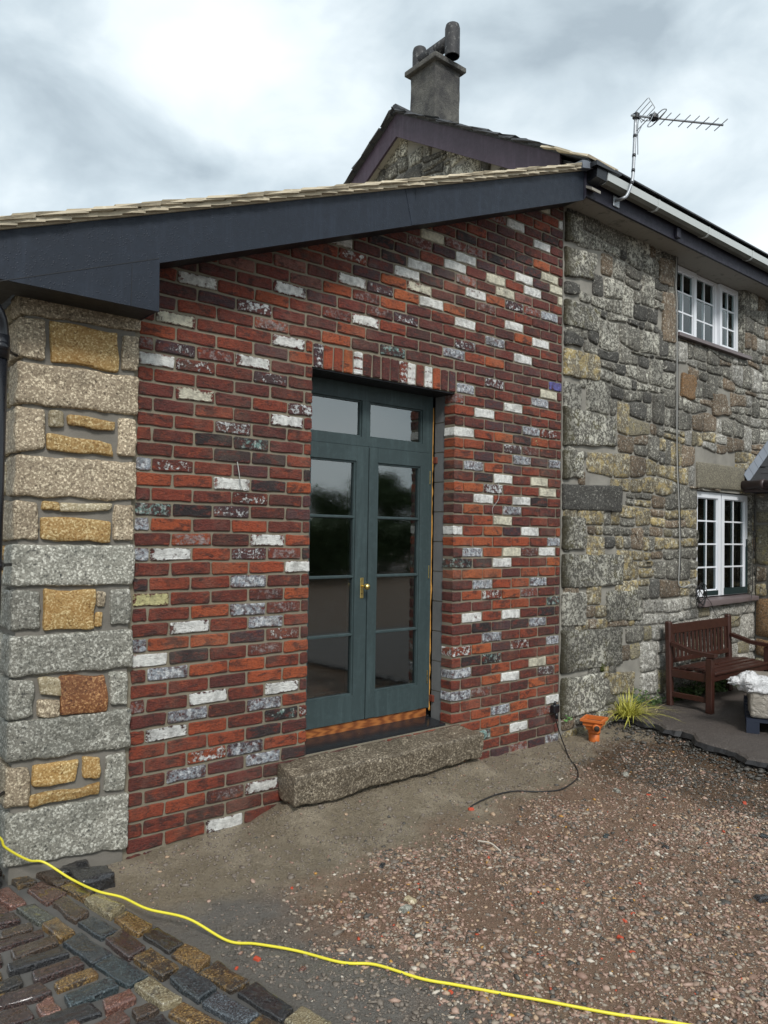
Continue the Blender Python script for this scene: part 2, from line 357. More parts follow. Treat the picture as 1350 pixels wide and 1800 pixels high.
# painted boards
def boardmat(name, c, rough=.34, drops=True):
    m = Mat(name, rough)
    a = m.mix(m.noise(1.6, 6, .6), tuple(x*.8 for x in c), tuple(x*1.25 for x in c))
    a = m.mix(m.math('MULTIPLY', m.step(m.noise(34, 5, .65), .5, .8), .35), a, tuple(min(1, x*2.1) for x in c))
    a = m.mix(m.math('MULTIPLY', m.step(m.noise(8, 6, .7), .56, .72), .25), a, tuple(min(1, x*1.7) for x in c))
    ms = m.n('ShaderNodeMapping'); ms.inputs['Scale'].default_value = (22, 22, 2.2); m.inp(ms.inputs[0], m.pos())
    a = m.mix(m.math('MULTIPLY', m.step(m.noise(1.0, 5, .65, ms.outputs[0]), .5, .68), .30), a, tuple(min(1, x*2.3+.003) for x in c))
    m.col(a)
    if drops:
        v = m.voro(85); d = m.step(v, .33, .18); m.bump(m.math('ADD', m.math('MULTIPLY', d, m.step(m.noise(16, 3), .42, .6)), m.math('MULTIPLY', m.noise(7, 4), .3)), .35, .004)
    m.rgh(m.step(m.noise(20, 5, .7), -.35, 1.3)); m.b.inputs['Specular IOR Level'].default_value = .32; return m.m
M_fascia = boardmat('slate_blue_board', (.013, .018, .028))
M_fdark = boardmat('dark_fascia', (.017, .016, .026), .4)
M_purple = boardmat('purple_brown_board', (.050, .036, .050), .45, False)
M_soffd = plain('black_soffit', (.010, .010, .012), .5)
M_soffw = Mat('dirty_white_soffit', .8)
M_soffw.col(M_soffw.mix(M_soffw.math('MULTIPLY', M_soffw.step(M_soffw.noise(9, 6, .75, dist=.8), .55, .68), .75), (.28, .265, .23), (.08, .075, .07))); M_soffw = M_soffw.m
def tanslate():
    m = Mat('tan_slate', .75); c = m.mix(m.noise(6, 5), (.56, .48, .34), (.40, .34, .24)); c = m.mix(m.math('MULTIPLY', m.rand(), .5), c, (.42, .37, .28))
    c = m.mix(m.math('MULTIPLY', m.step(m.noise(30, 4), .56, .7), .5), c, (.66, .60, .46)); m.col(c); m.bump(m.noise(30, 5), .6, .006); return m.m
M_tan = tanslate()
M_slate = Mat('dark_slate', .6); M_slate.col(M_slate.mix(M_slate.rand(), M_slate.mix(M_slate.noise(14, 5), (.022, .023, .027), (.06, .062, .066)), (.035, .037, .04))); M_slate.bump(M_slate.noise(22, 6, .7), .9, .012); M_slate = M_slate.m
M_lead = plain('lead', (.16, .18, .21), .45, 0.0, .25, .3, 14)
M_render = Mat('chimney_render', .9); c_ = M_render.mix(M_render.step(M_render.noise(5, 6, .7), .4, .66), (.055, .053, .052), (.155, .15, .132)); c_ = M_render.mix(M_render.math('MULTIPLY', M_render.step(M_render.noise(45, 5, .75), .54, .66), .6), c_, (.045, .045, .048)); M_render.col(c_); M_render.bump(M_render.noise(50, 6, .75), 1.0, .02); M_render = M_render.m
M_cowl = Mat('sooty_clay', .7); M_cowl.col(M_cowl.mix(M_cowl.step(M_cowl.noise(26, 6, .75), .55, .68), (.028, .028, .03), (.22, .22, .21))); M_cowl = M_cowl.m
M_door = boardmat('door_green_grey', (.036, .054, .056), .38, False)
M_frame = M_door
M_wood = Mat('bare_hardwood', .45)
wv = M_wood.n('ShaderNodeTexWave'); wv.inputs['Scale'].default_value = 5; wv.inputs['Distortion'].default_value = 9; wv.inputs['Detail'].default_value = 3; mpw = M_wood.n('ShaderNodeMapping'); mpw.inputs['Scale'].default_value = (.6, 3, 6); M_wood.inp(mpw.inputs[0], M_wood.pos()); M_wood.inp(wv.inputs['Vector'], mpw.outputs[0])
M_wood.col(M_wood.mix(wv.outputs[0], (.17, .05, .014), (.36, .13, .035))); M_wood = M_wood.m
M_sill = plain('black_slate_sill', (.016, .018, .021), .22, 0, .3, .15, 10)
M_brass = plain('brass', (.78, .60, .22), .28, 1.0, .1)
M_steel = plain('dark_lintel', (.006, .006, .008), .5)
M_foam = plain('expanding_foam', (.50, .25, .05), .8, 0, .35, 1.0, 60)
def glass(name, ior_boost, tint, rough=.02, drops=.15):
    m = Mat(name); t = m.t; t.nodes.remove(m.b)
    o = [x for x in t.nodes if x.type == 'OUTPUT_MATERIAL'][0]
    g = m.n('ShaderNodeBsdfGlossy'); g.inputs['Roughness'].default_value = rough; g.inputs['Color'].default_value = (.95, 1, 1, 1)
    tr = m.n('ShaderNodeBsdfTransparent'); tr.inputs['Color'].default_value = tint+(1,)
    fr = m.n('ShaderNodeFresnel'); fr.inputs['IOR'].default_value = ior_boost
    bp = m.n('ShaderNodeBump'); bp.inputs['Strength'].default_value = drops; bp.inputs['Distance'].default_value = .002
    mm = m.math('ADD', m.math('MULTIPLY', m.step(m.noise(90, 4, .7), .45, .75), .6), m.math('MULTIPLY', m.noise(3, 2), 2.0)); m.inp(bp.inputs['Height'], mm)
    t.links.new(bp.outputs[0], g.inputs['Normal'])
    mxs = m.n('ShaderNodeMixShader'); t.links.new(fr.outputs[0], mxs.inputs[0]); t.links.new(tr.outputs[0], mxs.inputs[1]); t.links.new(g.outputs[0], mxs.inputs[2]); t.links.new(mxs.outputs[0], o.inputs[0])
    return m.m
M_glass = glass('door_glass', 2.7, (.70, .74, .74), .01, .02)
M_glassw = glass('window_glass', 1.6, (.75, .8, .8), .01, .02)
M_upvc = plain('white_upvc', (.74, .76, .79), .35, 0, .05)
M_net = plain('net_curtain', (.62, .66, .70), .9, 0, .2)
M_blind = plain('blind', (.10, .10, .11), .7, 0, .3)
M_greenp = plain('dark_green_paint', (.012, .028, .03), .4)
M_psill = plain('purple_slate_sill', (.15, .12, .12), .5, 0, .3, .4, 20)
M_black = plain('black_plastic', (.009, .010, .013), .3, 0, .2)
M_gut = plain('gutter_white', (.50, .53, .52), .4, 0, .12, 0, 12)
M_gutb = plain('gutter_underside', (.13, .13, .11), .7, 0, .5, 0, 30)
M_brown = plain('brown_gutter', (.055, .038, .038), .4)
M_alu = plain('aluminium', (.36, .38, .40), .45, .6, .1)
M_cabw = plain('grey_cable', (.34, .34, .32), .6)
M_cabk = plain('black_cable', (.012, .012, .013), .45)
M_yel = plain('yellow_hose', (.72, .64, .045), .4, 0, .12)
M_teak = Mat('dark_stained_wood', .3); M_teak.col(M_teak.mix(M_teak.noise(30, 5, .6), (.024, .010, .007), (.065, .022, .015))); M_teak.rgh(M_teak.step(M_teak.noise(12, 4), -.1, 1.4)); M_teak = M_teak.m
M_orange = plain('orange_plastic', (.58, .15, .03), .45, 0, .12)
M_dirt = plain('wet_dirt', (.03, .022, .016), .8, 0, .4, .8, 20)
M_wrap = Mat('plastic_wrap', .25); M_wrap.col(M_wrap.mix(M_wrap.noise(14, 5), (.62, .62, .62), (.80, .80, .80))); M_wrap.bump(M_wrap.noise(22, 5, .65, dist=1.2), 1.0, .03); M_wrap.b.inputs['Specular IOR Level'].default_value = .8; M_wrap = M_wrap.m
M_pack = Mat('wrapped_blocks', .3); M_pack.col(M_pack.mix(M_pack.noise(6, 5), (.26, .23, .19), (.38, .35, .30))); M_pack.bump(M_pack.noise(16, 5, .6, dist=1.5), .9, .02); M_pack = M_pack.m
M_pallet = plain('blue_pallet', (.012, .018, .035), .6)
M_grass = plain('grass_blade', (.46, .44, .08), .6, 0, .35); M_straw = plain('dry_straw', (.50, .40, .24), .8, 0, .3)
M_leaf = plain('weed_leaf', (.045, .085, .02), .6, 0, .5, 0, 60); M_bark = plain('bark', (.07, .055, .04), .9, 0, .3, 1, 12)
M_tleaf = plain('tree_leaf', (.055, .085, .03), .75, 0, .5, 0, 3)
M_sheet = plain('dust_sheet', (.72, .70, .66), .9, 0, .15)
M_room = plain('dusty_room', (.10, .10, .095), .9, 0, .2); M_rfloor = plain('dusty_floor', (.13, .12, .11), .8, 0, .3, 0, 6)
# setts
def settmat(name, a, b, patch=None, th=.55):
    m = Mat(name, .3); g = m.noise(150, 2, .75)
    c = m.mix(m.step(g, .44, .64), tuple(x*.35 for x in a), tuple(x*.95 for x in b))
    c = m.mix(m.math('MULTIPLY', m.step(m.noise(13, 6, .7), .44, .58), .6), c, a)
    if patch: c = m.mix(m.math('MULTIPLY', m.step(m.noise(15, 4, .6), th-.03, th+.05), .85), c, patch)
    c = m.mix(m.math('MULTIPLY', m.step(m.noise(150, 3, .85), .60, .68), .6), c, tuple(min(.75, x*2.4+.03) for x in b))
    m.col(c); m.rgh(m.step(m.noise(22, 4, .7), .26, 1.3)); m.bump(m.math('ADD', m.noise(38, 6, .7), m.math('MULTIPLY', g, .6)), 1.0, .011); m.b.inputs['Coat Weight'].default_value = 1.0; m.b.inputs['Coat Roughness'].default_value = .09; return m.m
SM = {'black': settmat('sett_black', (.012, .012, .014), (.04, .04, .043)), 'slate': settmat('sett_slate', (.022, .030, .036), (.06, .075, .082)),
      'teal': settmat('sett_teal', (.022, .036, .042), (.06, .088, .095)), 'brown': settmat('sett_brown', (.05, .032, .021), (.12, .075, .045)),
      'redbrown': settmat('sett_redbrown', (.085, .038, .027), (.19, .095, .065)), 'maroon': settmat('sett_maroon', (.042, .024, .020), (.085, .042, .034)),
      'gold': settmat('sett_gold', (.16, .085, .024), (.36, .22, .075), (.035, .022, .016), .56), 'golddark': settmat('sett_golddark', (.13, .075, .022), (.30, .19, .07), (.022, .017, .014), .47),
      'cream': settmat('sett_cream', (.25, .20, .11), (.46, .40, .25), (.06, .045, .03), .60), 'green': settmat('sett_green', (.075, .078, .062), (.14, .15, .12)),
      'pink': settmat('sett_pink', (.15, .06, .042), (.33, .165, .12)), 'grey': settmat('sett_grey', (.045, .055, .065), (.13, .155, .175)), 'bgold': settmat('sett_blackgold', (.015, .013, .012), (.05, .04, .03), (.30, .19, .06), .60)}
# ground
def groundmat():
    m = Mat('wet_ground', .6); sp = m.n('ShaderNodeSeparateXYZ'); m.inp(sp.inputs[0], m.pos()); X, Y = sp.outputs[0], sp.outputs[1]
    wob = m.math('MULTIPLY', m.math('SUBTRACT', m.noise(2.1, 5, .6), .5), 1.0)
    yy = m.math('ADD', Y, wob)
    sand = m.mix(m.noise(8, 6, .65), (.50, .42, .30), (.27, .215, .15))
    sand = m.mix(m.math('MULTIPLY', m.step(m.noise(3, 4), .5, .60), .6), sand, (.60, .51, .38))
    grav = m.mix(m.noise(11, 6, .65), (.46, .30, .205), (.23, .145, .095))
    grit = m.mix(m.noise(14, 5, .7), (.33, .305, .27), (.19, .175, .155))
    soil = m.mix(m.noise(9, 6, .65), (.10, .068, .045), (.22, .125, .062))
    lim = m.math('ADD', m.math('MULTIPLY', X, .10), -.92)
    c = m.mix(m.step(m.math('SUBTRACT', yy, lim), -.12, .18), grav, sand)
    gx = m.math('ADD', m.math('ADD', X, wob), m.math('MULTIPLY', Y, .22))
    gm = m.math('MULTIPLY', m.step(gx, .28, -.02), m.step(yy, -.55, -.8)); c = m.mix(gm, c, grit)
    sm = m.math('MULTIPLY', m.step(m.math('ADD', X, m.math('MULTIPLY', wob, .8)), 2.75, 3.15), m.step(yy, -.28, -.45)); c = m.mix(sm, c, soil)
    fine = m.noise(120, 3, .75)
    c = m.mix(m.math('MULTIPLY', m.step(fine, .48, .66), .6), c, m.mix(1.0, c, (.45, .42, .38), 'MULTIPLY'))
    c = m.mix(m.math('MULTIPLY', m.step(m.noise(140, 4, .8), .60, .66), .6), c, (.50, .45, .38))
    m.col(c); m.rgh(m.step(m.noise(5, 5), .0, 1.2)); m.bump(m.math('ADD', m.math('MULTIPLY', m.noise(30, 7, .82), 1.6), m.math('MULTIPLY', fine, .5)), 1.0, .028); return m.m
M_ground = groundmat()
def stonemat():
    m = Mat('rubble_chips', .55); a = m.n('ShaderNodeAttribute', attribute_name='rnd').outputs['Fac']
    c = m.ramp(a, [(0, (.08, .075, .065)), (.10, (.19, .16, .13)), (.24, (.32, .27, .21)), (.40, (.29, .18, .135)), (.56, (.42, .29, .225)), (.70, (.22, .135, .095)), (.82, (.46, .33, .22)), (.91, (.62, .56, .47)), (.94, (.30, .21, .155)), (.989, (.50, .085, .035)), (.996, (.52, .27, .06))], True)
    c = m.mix(m.math('MULTIPLY', m.noise(120, 3, .7), .6), c, m.mix(1.0, c, (.45, .42, .4), 'MULTIPLY')); m.col(c); m.bump(m.noise(150, 3), .4, .003); return m.m
M_chips = stonemat()
M_asph = Mat('old_asphalt', .6); c_ = M_asph.mix(M_asph.noise(4, 5), (.050, .042, .037), (.095, .078, .068)); c_ = M_asph.mix(M_asph.math('MULTIPLY', M_asph.step(M_asph.noise(75, 4, .85), .54, .62), .6), c_, (.24, .21, .19)); M_asph.col(c_); M_asph.bump(M_asph.noise(90, 4, .8), 1, .01); M_asph = M_asph.m
M_asphe = plain('asphalt_edge', (.012, .012, .013), .6, 0, .4, 1.0, 25)
M_bed = mortarmat('sett_bedding', (.12, .115, .105), (.06, .058, .054), sc=50)
# ================================================================== GROUND
SLAB_EDGE = [(4.35, .25), (4.20, .06), (4.12, -.05), (4.16, -.14), (4.13, -.26), (4.15, -.36), (4.08, -.50), (4.10, -.62), (4.07, -.73), (3.95, -.82), (3.91, -.92), (3.93, -1.02), (3.90, -1.13), (3.80, -1.26), (3.82, -1.38), (3.74, -1.6), (3.70, -2.0), (3.6, -3.0), (3.5, -5.0)]
def slab_x(y):
    for (x0, y0), (x1, y1) in zip(SLAB_EDGE, SLAB_EDGE[1:]):
        if y <= y0 and y >= y1: return x0+(x1-x0)*(y0-y)/(y0-y1)
    return 4.35 if y > 0 else 3.5
def sett_x(y):      # right hand edge of the paved strip
    return .10-.28*(y+1.64)/1.6 if y > -1.64 else .10+.06*(-1.64-y)
def gz(x, y):
    """height of the soil"""
    h = noise.noise(Vector((x*.9, y*.9, 3)))*.022+noise.noise(Vector((x*3, y*3, 1)))*.013+noise.noise(Vector((x*9, y*9, 2)))*.008+noise.noise(Vector((x*21, y*21, 2)))*.005
    k = max(0, min(1, (y+.6)/.6)); h += .018*k*max(0, min(1, (x-.6)))-.02*max(0, min(1, (.5-x)/.6))*k
    if 0.7 < x < 2.5: h += .105*max(0, 1-abs(y+.12)/.34)*min(1, (x-.7)/.2, (2.5-x)/.2)      # packed mortar under the doorstep
    sx = slab_x(y)
    if x > sx-.30: h = h*max(.2, 1-(x-sx+.3)/.3)+max(-.02, .050*((x-sx+.30)/.30)**2.0 if x < sx+.02 else .05) if y > -4 else h
    d = x-sett_x(y)
    if d < .25 and y < .2: h = h*max(0, min(1, (d+.05)/.3))-.012*max(0, min(1, (.25-d)/.25))
    if x < -.52: h = min(h, 0)-.012
    return h
def axis(a, b, n, far):
    v = [a+(b-a)*i/n for i in range(n+1)]; s = (b-a)/n; lo = []; x = a
    hi = []; y = b
    while y < far: s *= 1.35; y += s; hi.append(y)
    s = (b-a)/n
    while x > -far: s *= 1.35; x -= s; lo.append(x)
    return lo[::-1]+v+hi
XS = axis(-1.6, 5.4, 300, 400); YS = axis(-3.4, .35, 170, 400)
V = [(x, y, gz(x, y) if -3 < x < 9 and -8 < y < 2 else -.02) for y in YS for x in XS]; nx = len(XS)
Fc = [(j*nx+i, j*nx+i+1, (j+1)*nx+i+1, (j+1)*nx+i) for j in range(len(YS)-1) for i in range(nx-1)]
tag(link('ground', mesh('ground', V, Fc, M_ground, True)), kind='structure')
# asphalt yard by the old house
P = [(x+.012*math.sin(i*2.7), y) for i, (x, y) in enumerate(SLAB_EDGE)]
fine_ = []
for (x0, y0), (x1, y1) in zip(P, P[1:]):
    k = max(1, int(abs(y1-y0)/.035))
    for i in range(k):
        t = i/k; fine_.append((x0+(x1-x0)*t+noise.noise(Vector((y0*7+i*1.3, 5, 0)))*.022+rnd.uniform(-.007, .007), y0+(y1-y0)*t))
fine_.append(P[-1])
m_ = MB(); VT = []; FT = []
ncol = 26
for (x, y) in fine_:
    for j in range(ncol+1):
        t = (j/ncol)**1.6; xx = x+(9.5-x)*t
        VT.append((xx, y, .108+.010*noise.noise(Vector((xx*2, y*2, 0)))-(.012 if j == 0 else 0)+.004*noise.noise(Vector((xx*14, y*14, 0)))))
nr = len(fine_)
FT = [(i*(ncol+1)+j, (i+1)*(ncol+1)+j, (i+1)*(ncol+1)+j+1, i*(ncol+1)+j+1) for i in range(nr-1) for j in range(ncol)]
o_ = len(VT); MI = [0]*len(FT)
for i, (x, y) in enumerate(fine_):
    VT.append((x-.035+.02*noise.noise(Vector((y*11, 1, 0))), y, .072+.02*noise.noise(Vector((y*9, 2, 0))))); VT.append((x+.02, y, .02)); VT.append((x-.02, y, -.02))
for i in range(nr-1):
    FT.append((i*(ncol+1), o_+3*i, o_+3*i+3, (i+1)*(ncol+1))); MI.append(1)
    FT.append((o_+3*i, o_+3*i+1, o_+3*i+4, o_+3*i+3)); MI.append(1)
    FT.append((o_+3*i+1, o_+3*i+2, o_+3*i+5, o_+3*i+4)); MI.append(1)
tag(link('asphalt_yard', mesh('asphalt_yard', VT, FT, [M_asph, M_asphe], False, MI)), kind='structure')

# ================================================================== BRICK EXTENSION
ext = tag(empty('brick_extension', (1.6, 0, 0)), 'lean-to extension of reclaimed red brick splashed with white paint, with green-grey glazed double doors', 'extension')
XJ, XK, XE, X0 = 1.067, 2.230, 3.395, .03
def Uof(x): return x/.225 if x < XJ else (4.742+(x-XJ)/.219 if x < XK else 10.05+(x-XK)/.2033)
def Xof(u): return u*.225 if u < 4.742 else (XJ+(u-4.742)*.219 if u < 10.05 else XK+(u-10.05)*.2033)
def soffit_z(x): return 2.857+.388*(x-.024)
# painted and unusual bricks, where they sit in the photograph
SPEC = []
def spec(ox, oy, sc, items):
    for it in items.split(';'):
        a = it.split(); 
        if len(a) == 3: SPEC.append((ox+float(a[0])/sc, oy+float(a[1])/sc, a[2]))
spec(0, 0, 1, '354 489 white_clean;311 557 cream;431 458 pink;313 607 speckled;279 629 white_clean;362 643 half;344 692 cream;441 634 white;472 663 speckled;523 718 speckled;498 737 white;404 748 speckled;435 778 teal;511 505 white_clean;452 539 speckled;504 600 white;638 562 white_clean;708 558 speckled;705 471 white_clean;684 617 teal;793 620 grey;810 566 white;831 512 white;870 487 cream;884 508 cream;520 480 pink;383 520 purple;560 527 purple;700 460 dark;475 605 purple')
spec(520, 360, 2.7, '230 160 white_clean;255 215 half;650 125 cream;1045 78 white;1265 78 white;1195 10 cream;1165 178 white;810 238 white;580 268 white;758 275 white_clean;505 300 white_clean;250 345 white_clean;575 380 cream;385 380 speckled;20 405 white;945 340 cream;1080 340 white_clean;1205 335 cream;840 412 white;980 405 cream;1120 400 white;1240 395 cream;1265 452 cream;622 455 white_clean;885 480 dusty;1030 475 speckled;1200 527 grey;785 555 white_clean;1025 570 white_clean;785 660 speckled;935 648 grey;1150 655 white;730 700 grey;1065 730 white;790 875 grey;945 855 speckled;1228 860 blue;1200 895 cream;590 165 dusty;1040 170 pink;190 505 dusty;385 505 dusty;430 155 dark;815 130 dark;730 210 purple;745 160 dusty;835 195 dusty;950 235 dark;1085 245 dark;1130 300 dark;1205 145 dark;330 310 purple;615 345 dark;455 345 orange;505 415 orange;450 465 orange;935 440 orange;745 485 orange;195 385 orange;885 365 red;1165 265 orange;1070 430 pink;930 750 orange;1070 635 orange;180 635 orange;850 590 red;240 575 red;65 345 pink;690 700 maroon;840 720 red')
spec(230, 760, 4.09, '125 215 grey;235 225 half;700 355 white_clean;880 470 half;160 550 teal;710 565 speckled;95 655 grey;445 765 dusty;960 775 white;90 875 grey;305 875 white;845 870 speckled;1180 960 white_clean;840 1065 grey;145 1190 yellow;840 1270 grey;1070 1250 dusty;420 1405 white;930 1360 grey;1120 1430 half;70 1530 grey;920 1560 dusty;150 1640 white_clean;270 1725 grey;590 45 dark;970 170 dark;1250 300 dark;965 375 dark;445 550 dark;90 1100 dark;405 1615 dark;780 155 dark;1240 865 dark;170 325 orange;450 350 red;1170 780 orange;320 650 orange;575 475 red;960 980 orange;1190 1150 orange;570 1485 orange;1160 1530 orange;835 650 orange;580 870 orange;580 1290 orange;820 1660 orange;170 765 red;1190 395 orange;1190 205 red')
spec(200, 1180, 3.75, '350 20 grey;1090 100 white;620 170 white;950 215 grey;470 290 grey;1060 285 teal;1215 265 half;355 420 white;845 525 grey;610 570 half;945 600 grey;450 700 grey;935 790 white;710 850 dusty;700 1035 white;155 245 dusty;955 405 dark;1160 545 dark;1220 445 orange;970 30 orange;1175 15 orange;590 355 orange;600 1 orange;530 880 red;590 970 red')
spec(780, 680, 5.626, '190 35 grey;685 210 white_clean;935 160 grey;370 265 white;900 435 grey;985 455 half;190 440 white_clean;930 540 edged;670 610 speckled;745 715 grey;1095 755 grey;270 785 grey;555 910 white_clean;930 945 cream;480 1010 speckled;1025 1055 cream;360 1110 white;740 1135 white;630 1235 grey;555 1325 cream;125 1415 white;840 1430 white;1090 1530 grey;275 1625 grey;630 1630 cream;1020 1630 white;165 1730 teal;560 1730 white;490 790 orange;745 930 red;280 1225 orange;280 1030 orange;350 1315 orange;150 930 orange;465 1420 orange;180 1515 orange;350 1520 orange;555 1520 orange;740 1530 orange;480 1620 orange;1090 1725 orange;570 510 orange;380 465 orange;365 690 purple;350 905 dark;680 810 purple;495 190 purple;680 410 purple;755 520 dark;920 1140 dark;355 1735 dark')
spec(780, 980, 5.0, '315 220 grey;815 200 grey;415 310 half;660 380 white;970 360 teal;240 515 white;585 480 white;815 545 grey;410 680 grey;660 735 half;960 710 grey;185 795 half;405 870 teal;815 905 cream;140 1010 grey;900 985 speckled;575 1035 white_clean;145 1215 grey;335 1180 dusty;960 1255 white;485 1355 grey;370 1570 teal;650 1515 white;960 1625 grey;905 455 dark;655 555 dark;300 590 dark;220 890 dark;495 760 purple;235 125 orange;410 130 orange;485 215 orange;655 205 orange;235 315 orange;585 300 orange;485 390 orange;320 780 orange;405 1065 orange;315 1390 orange;420 1465 orange;580 1430 orange;645 1320 orange;815 1085 orange;500 1535 orange;480 950 red;720 385 red')
ZOPEN0, ZOPEN1 = .30, 2.55
pieces = []     # x0, x1, z0, z1, deep side (0 none, 1 left end turns a corner, -1 right end)
for k in range(-2, 57):
    z = .075*k; ph = 0.0 if k % 2 == 0 else .5
    spans = [(X0, XE)]
    if 4 <= k < 34: spans = [(X0, XJ), (XK, XE)]
    if k in (34, 35): spans = [(X0, XJ), (XK+.01, XE)]
    for (a, b) in spans:
        cuts = [a]+[Xof(n+ph) for n in range(-1, 18) if a+.035 < Xof(n+ph) < b-.03]+[b]
        for c0, c1 in zip(cuts, cuts[1:]):
            if z+.075 > soffit_z((c0+c1)/2)+.16: continue
            deep = 1 if (4 <= k < 34 and abs(c0-XK) < 1e-6) else (-1 if 4 <= k < 34 and abs(c1-XJ) < 1e-6 else 0)
            pieces.append((c0+(.0 if deep == 1 else .0065), c1-(.0 if deep == -1 else .0065), z+.007, z+.068, deep, 0))
for i in range(16):                       # soldier course over the doors
    a = XJ+(XK+.01-XJ)*i/16; b = XJ+(XK+.01-XJ)*(i+1)/16
    pieces.append((a+.005, b-.005, ZOPEN1+.0, ZOPEN1+.137, 0, 1))
soldier_kind = ['speckled', 'orange', 'red', 'orange', 'white', 'red', 'maroon', 'maroon', 'maroon', 'half', 'white_clean', 'red', 'white_clean', 'orange', 'maroon', 'purple']
cent = [prj(((p[0]+p[1])/2, 0, (p[2]+p[3])/2)) for p in pieces]
kinds = [None]*len(pieces)
for (sx_, sy_, kd) in SPEC:
    best = min((i for i in range(len(pieces)) if pieces[i][5] == 0), key=lambda i: (cent[i][0]-sx_)**2+((cent[i][1]-sy_)*1.6)**2)
    if (cent[best][0]-sx_)**2+(cent[best][1]-sy_)**2 < 28**2: kinds[best] = kd
si = 0
for i, p in enumerate(pieces):
    if p[5]: kinds[i] = soldier_kind[si]; si += 1
    if kinds[i] is None:
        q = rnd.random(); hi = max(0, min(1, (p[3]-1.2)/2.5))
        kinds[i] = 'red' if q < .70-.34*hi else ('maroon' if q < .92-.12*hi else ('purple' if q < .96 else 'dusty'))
def brick_mesh(w_, h_, seed, deep=0, mat=None, dp=.02):
    r_ = random.Random(seed); j = lambda s=.0032: r_.uniform(-s, s); a, b = w_/2, h_/2; c = .006
    O = [(-a+c, -b+j()), (-a*.3, -b+j()), (a*.35, -b+j()), (a-c, -b+j()), (a+j(), -b+c), (a+j(), b-c), (a-c, b+j()), (a*.3, b+j()), (-a*.35, b+j()), (-a+c, b+j()), (-a+j(), b-c), (-a+j(), -b+c)]
    n = len(O); yb = .10 if deep else dp; pr_ = -.004+r_.uniform(-.0025, .002)
    V = [(x, yb, z) for x, z in O]+[(x, pr_+.004, z) for x, z in O]+[(x*(1-.008/w_*2), pr_+r_.uniform(-.0008, .0008), z*(1-.006/h_*1.4)) for x, z in O]
    F = []
    for q in range(2):
        for i in range(n): F.append((q*n+i, q*n+(i+1) % n, (q+1)*n+(i+1) % n, (q+1)*n+i))
    F.append(tuple(range(2*n, 3*n)))
    F = [f[::-1] for f in F] if False else F
    return V, F
bw = link('brick_wall', None, ext); bw.location = (0, 0, 0); bw.matrix_parent_inverse = Matrix.Translation(ext.location).inverted()
COL.objects.unlink(bw); bpy.data.objects.remove(bw)
mo = MB()
MY = .006; TH = .10
def wallbox(x0, x1, z0, z1): mo.box((x0, MY, z0), (x1, TH, z1))
wallbox(X0-.03, XE, -.2, ZOPEN0-.0)
wallbox(X0-.03, XJ-.004, ZOPEN0, ZOPEN1); wallbox(XK+.004, XE, ZOPEN0, ZOPEN1)
V_ = [(X0-.03, MY, ZOPEN1), (XE, MY, ZOPEN1), (XE, MY, soffit_z(XE)+.10), (X0-.03, MY, soffit_z(X0)+.10)]
mo.prism(V_, (0, TH-MY, 0))
wall = mo.build('brick_wall', M_mortar, ext)
order = sorted(range(len(pieces)), key=lambda i: (Vector(((pieces[i][0]+pieces[i][1])/2, 0, (pieces[i][2]+pieces[i][3])/2))-CC).length-(2 if pieces[i][5] else 0)+(2 if pieces[i][3] < .0 or (.84 < pieces[i][0] and pieces[i][1] < 2.34 and pieces[i][3] < .29) else 0))
cache = {}
stuff = MB(); kidx = {k: i for i, k in enumerate(BK)}
single = set(order[:300])
for i, p in enumerate(pieces):
    cx, cz = (p[0]+p[1])/2, (p[2]+p[3])/2; w_, h_ = round(p[1]-p[0], 3), round(p[3]-p[2], 3)
    if i in single:
        key = (w_, h_, i % 9, p[4] != 0, kinds[i])
        if key not in cache:
            V, F = brick_mesh(w_, h_, hash((i % 9, w_)) & 1023, p[4] != 0)
            me = mesh('brick', V, F, BK[kinds[i]]); cache[key] = me
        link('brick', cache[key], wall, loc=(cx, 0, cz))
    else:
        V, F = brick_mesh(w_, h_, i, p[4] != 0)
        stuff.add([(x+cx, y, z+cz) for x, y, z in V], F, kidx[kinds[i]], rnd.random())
tag(stuff.build('bricks_farther_off', list(BK.values()), wall), kind='stuff')
# inner leaf of concrete blocks beside the doors
for k in range(11):
    z0 = .30+k*.206; link('concrete_block', mesh('concrete_block', *rock([(XK-.03, .104, z0+.2), (XK-.03, .104, z0+.2), (XK-.03, .104, z0), (XK-.03, .104, z0), (XK, .3, z0+.2), (XK, .3, z0+.2), (XK, .3, z0), (XK, .3, z0)]) if False else ([(XK+.006, .102, z0), (XK+.006, .20, z0), (XK+.006, .20, z0+.199), (XK+.006, .102, z0+.199), (XK+.1, .102, z0), (XK+.1, .20, z0), (XK+.1, .20, z0+.199), (XK+.1, .102, z0+.199)], [(0, 3, 2, 1), (4, 5, 6, 7), (0, 1, 5, 4), (1, 2, 6, 5), (2, 3, 7, 6), (3, 0, 4, 7)]), M_block), wall)
MB().box((XK+.012, .101, .25), (XK+.09, .199, 2.56)).build('block_joint', M_mortar, wall)
MB().box((XJ-.10, .102, .25), (XJ-.006, .24, 2.56)).build('inner_leaf', M_block, wall)
lt = MB().box((XJ-.05, .012, ZOPEN1-.010), (XK+.05, .26, ZOPEN1-.001)).box((XJ-.05, .14, ZOPEN1+.001), (XK+.05, .26, ZOPEN1+.2)); lt.build('steel_lintel', M_steel, wall)
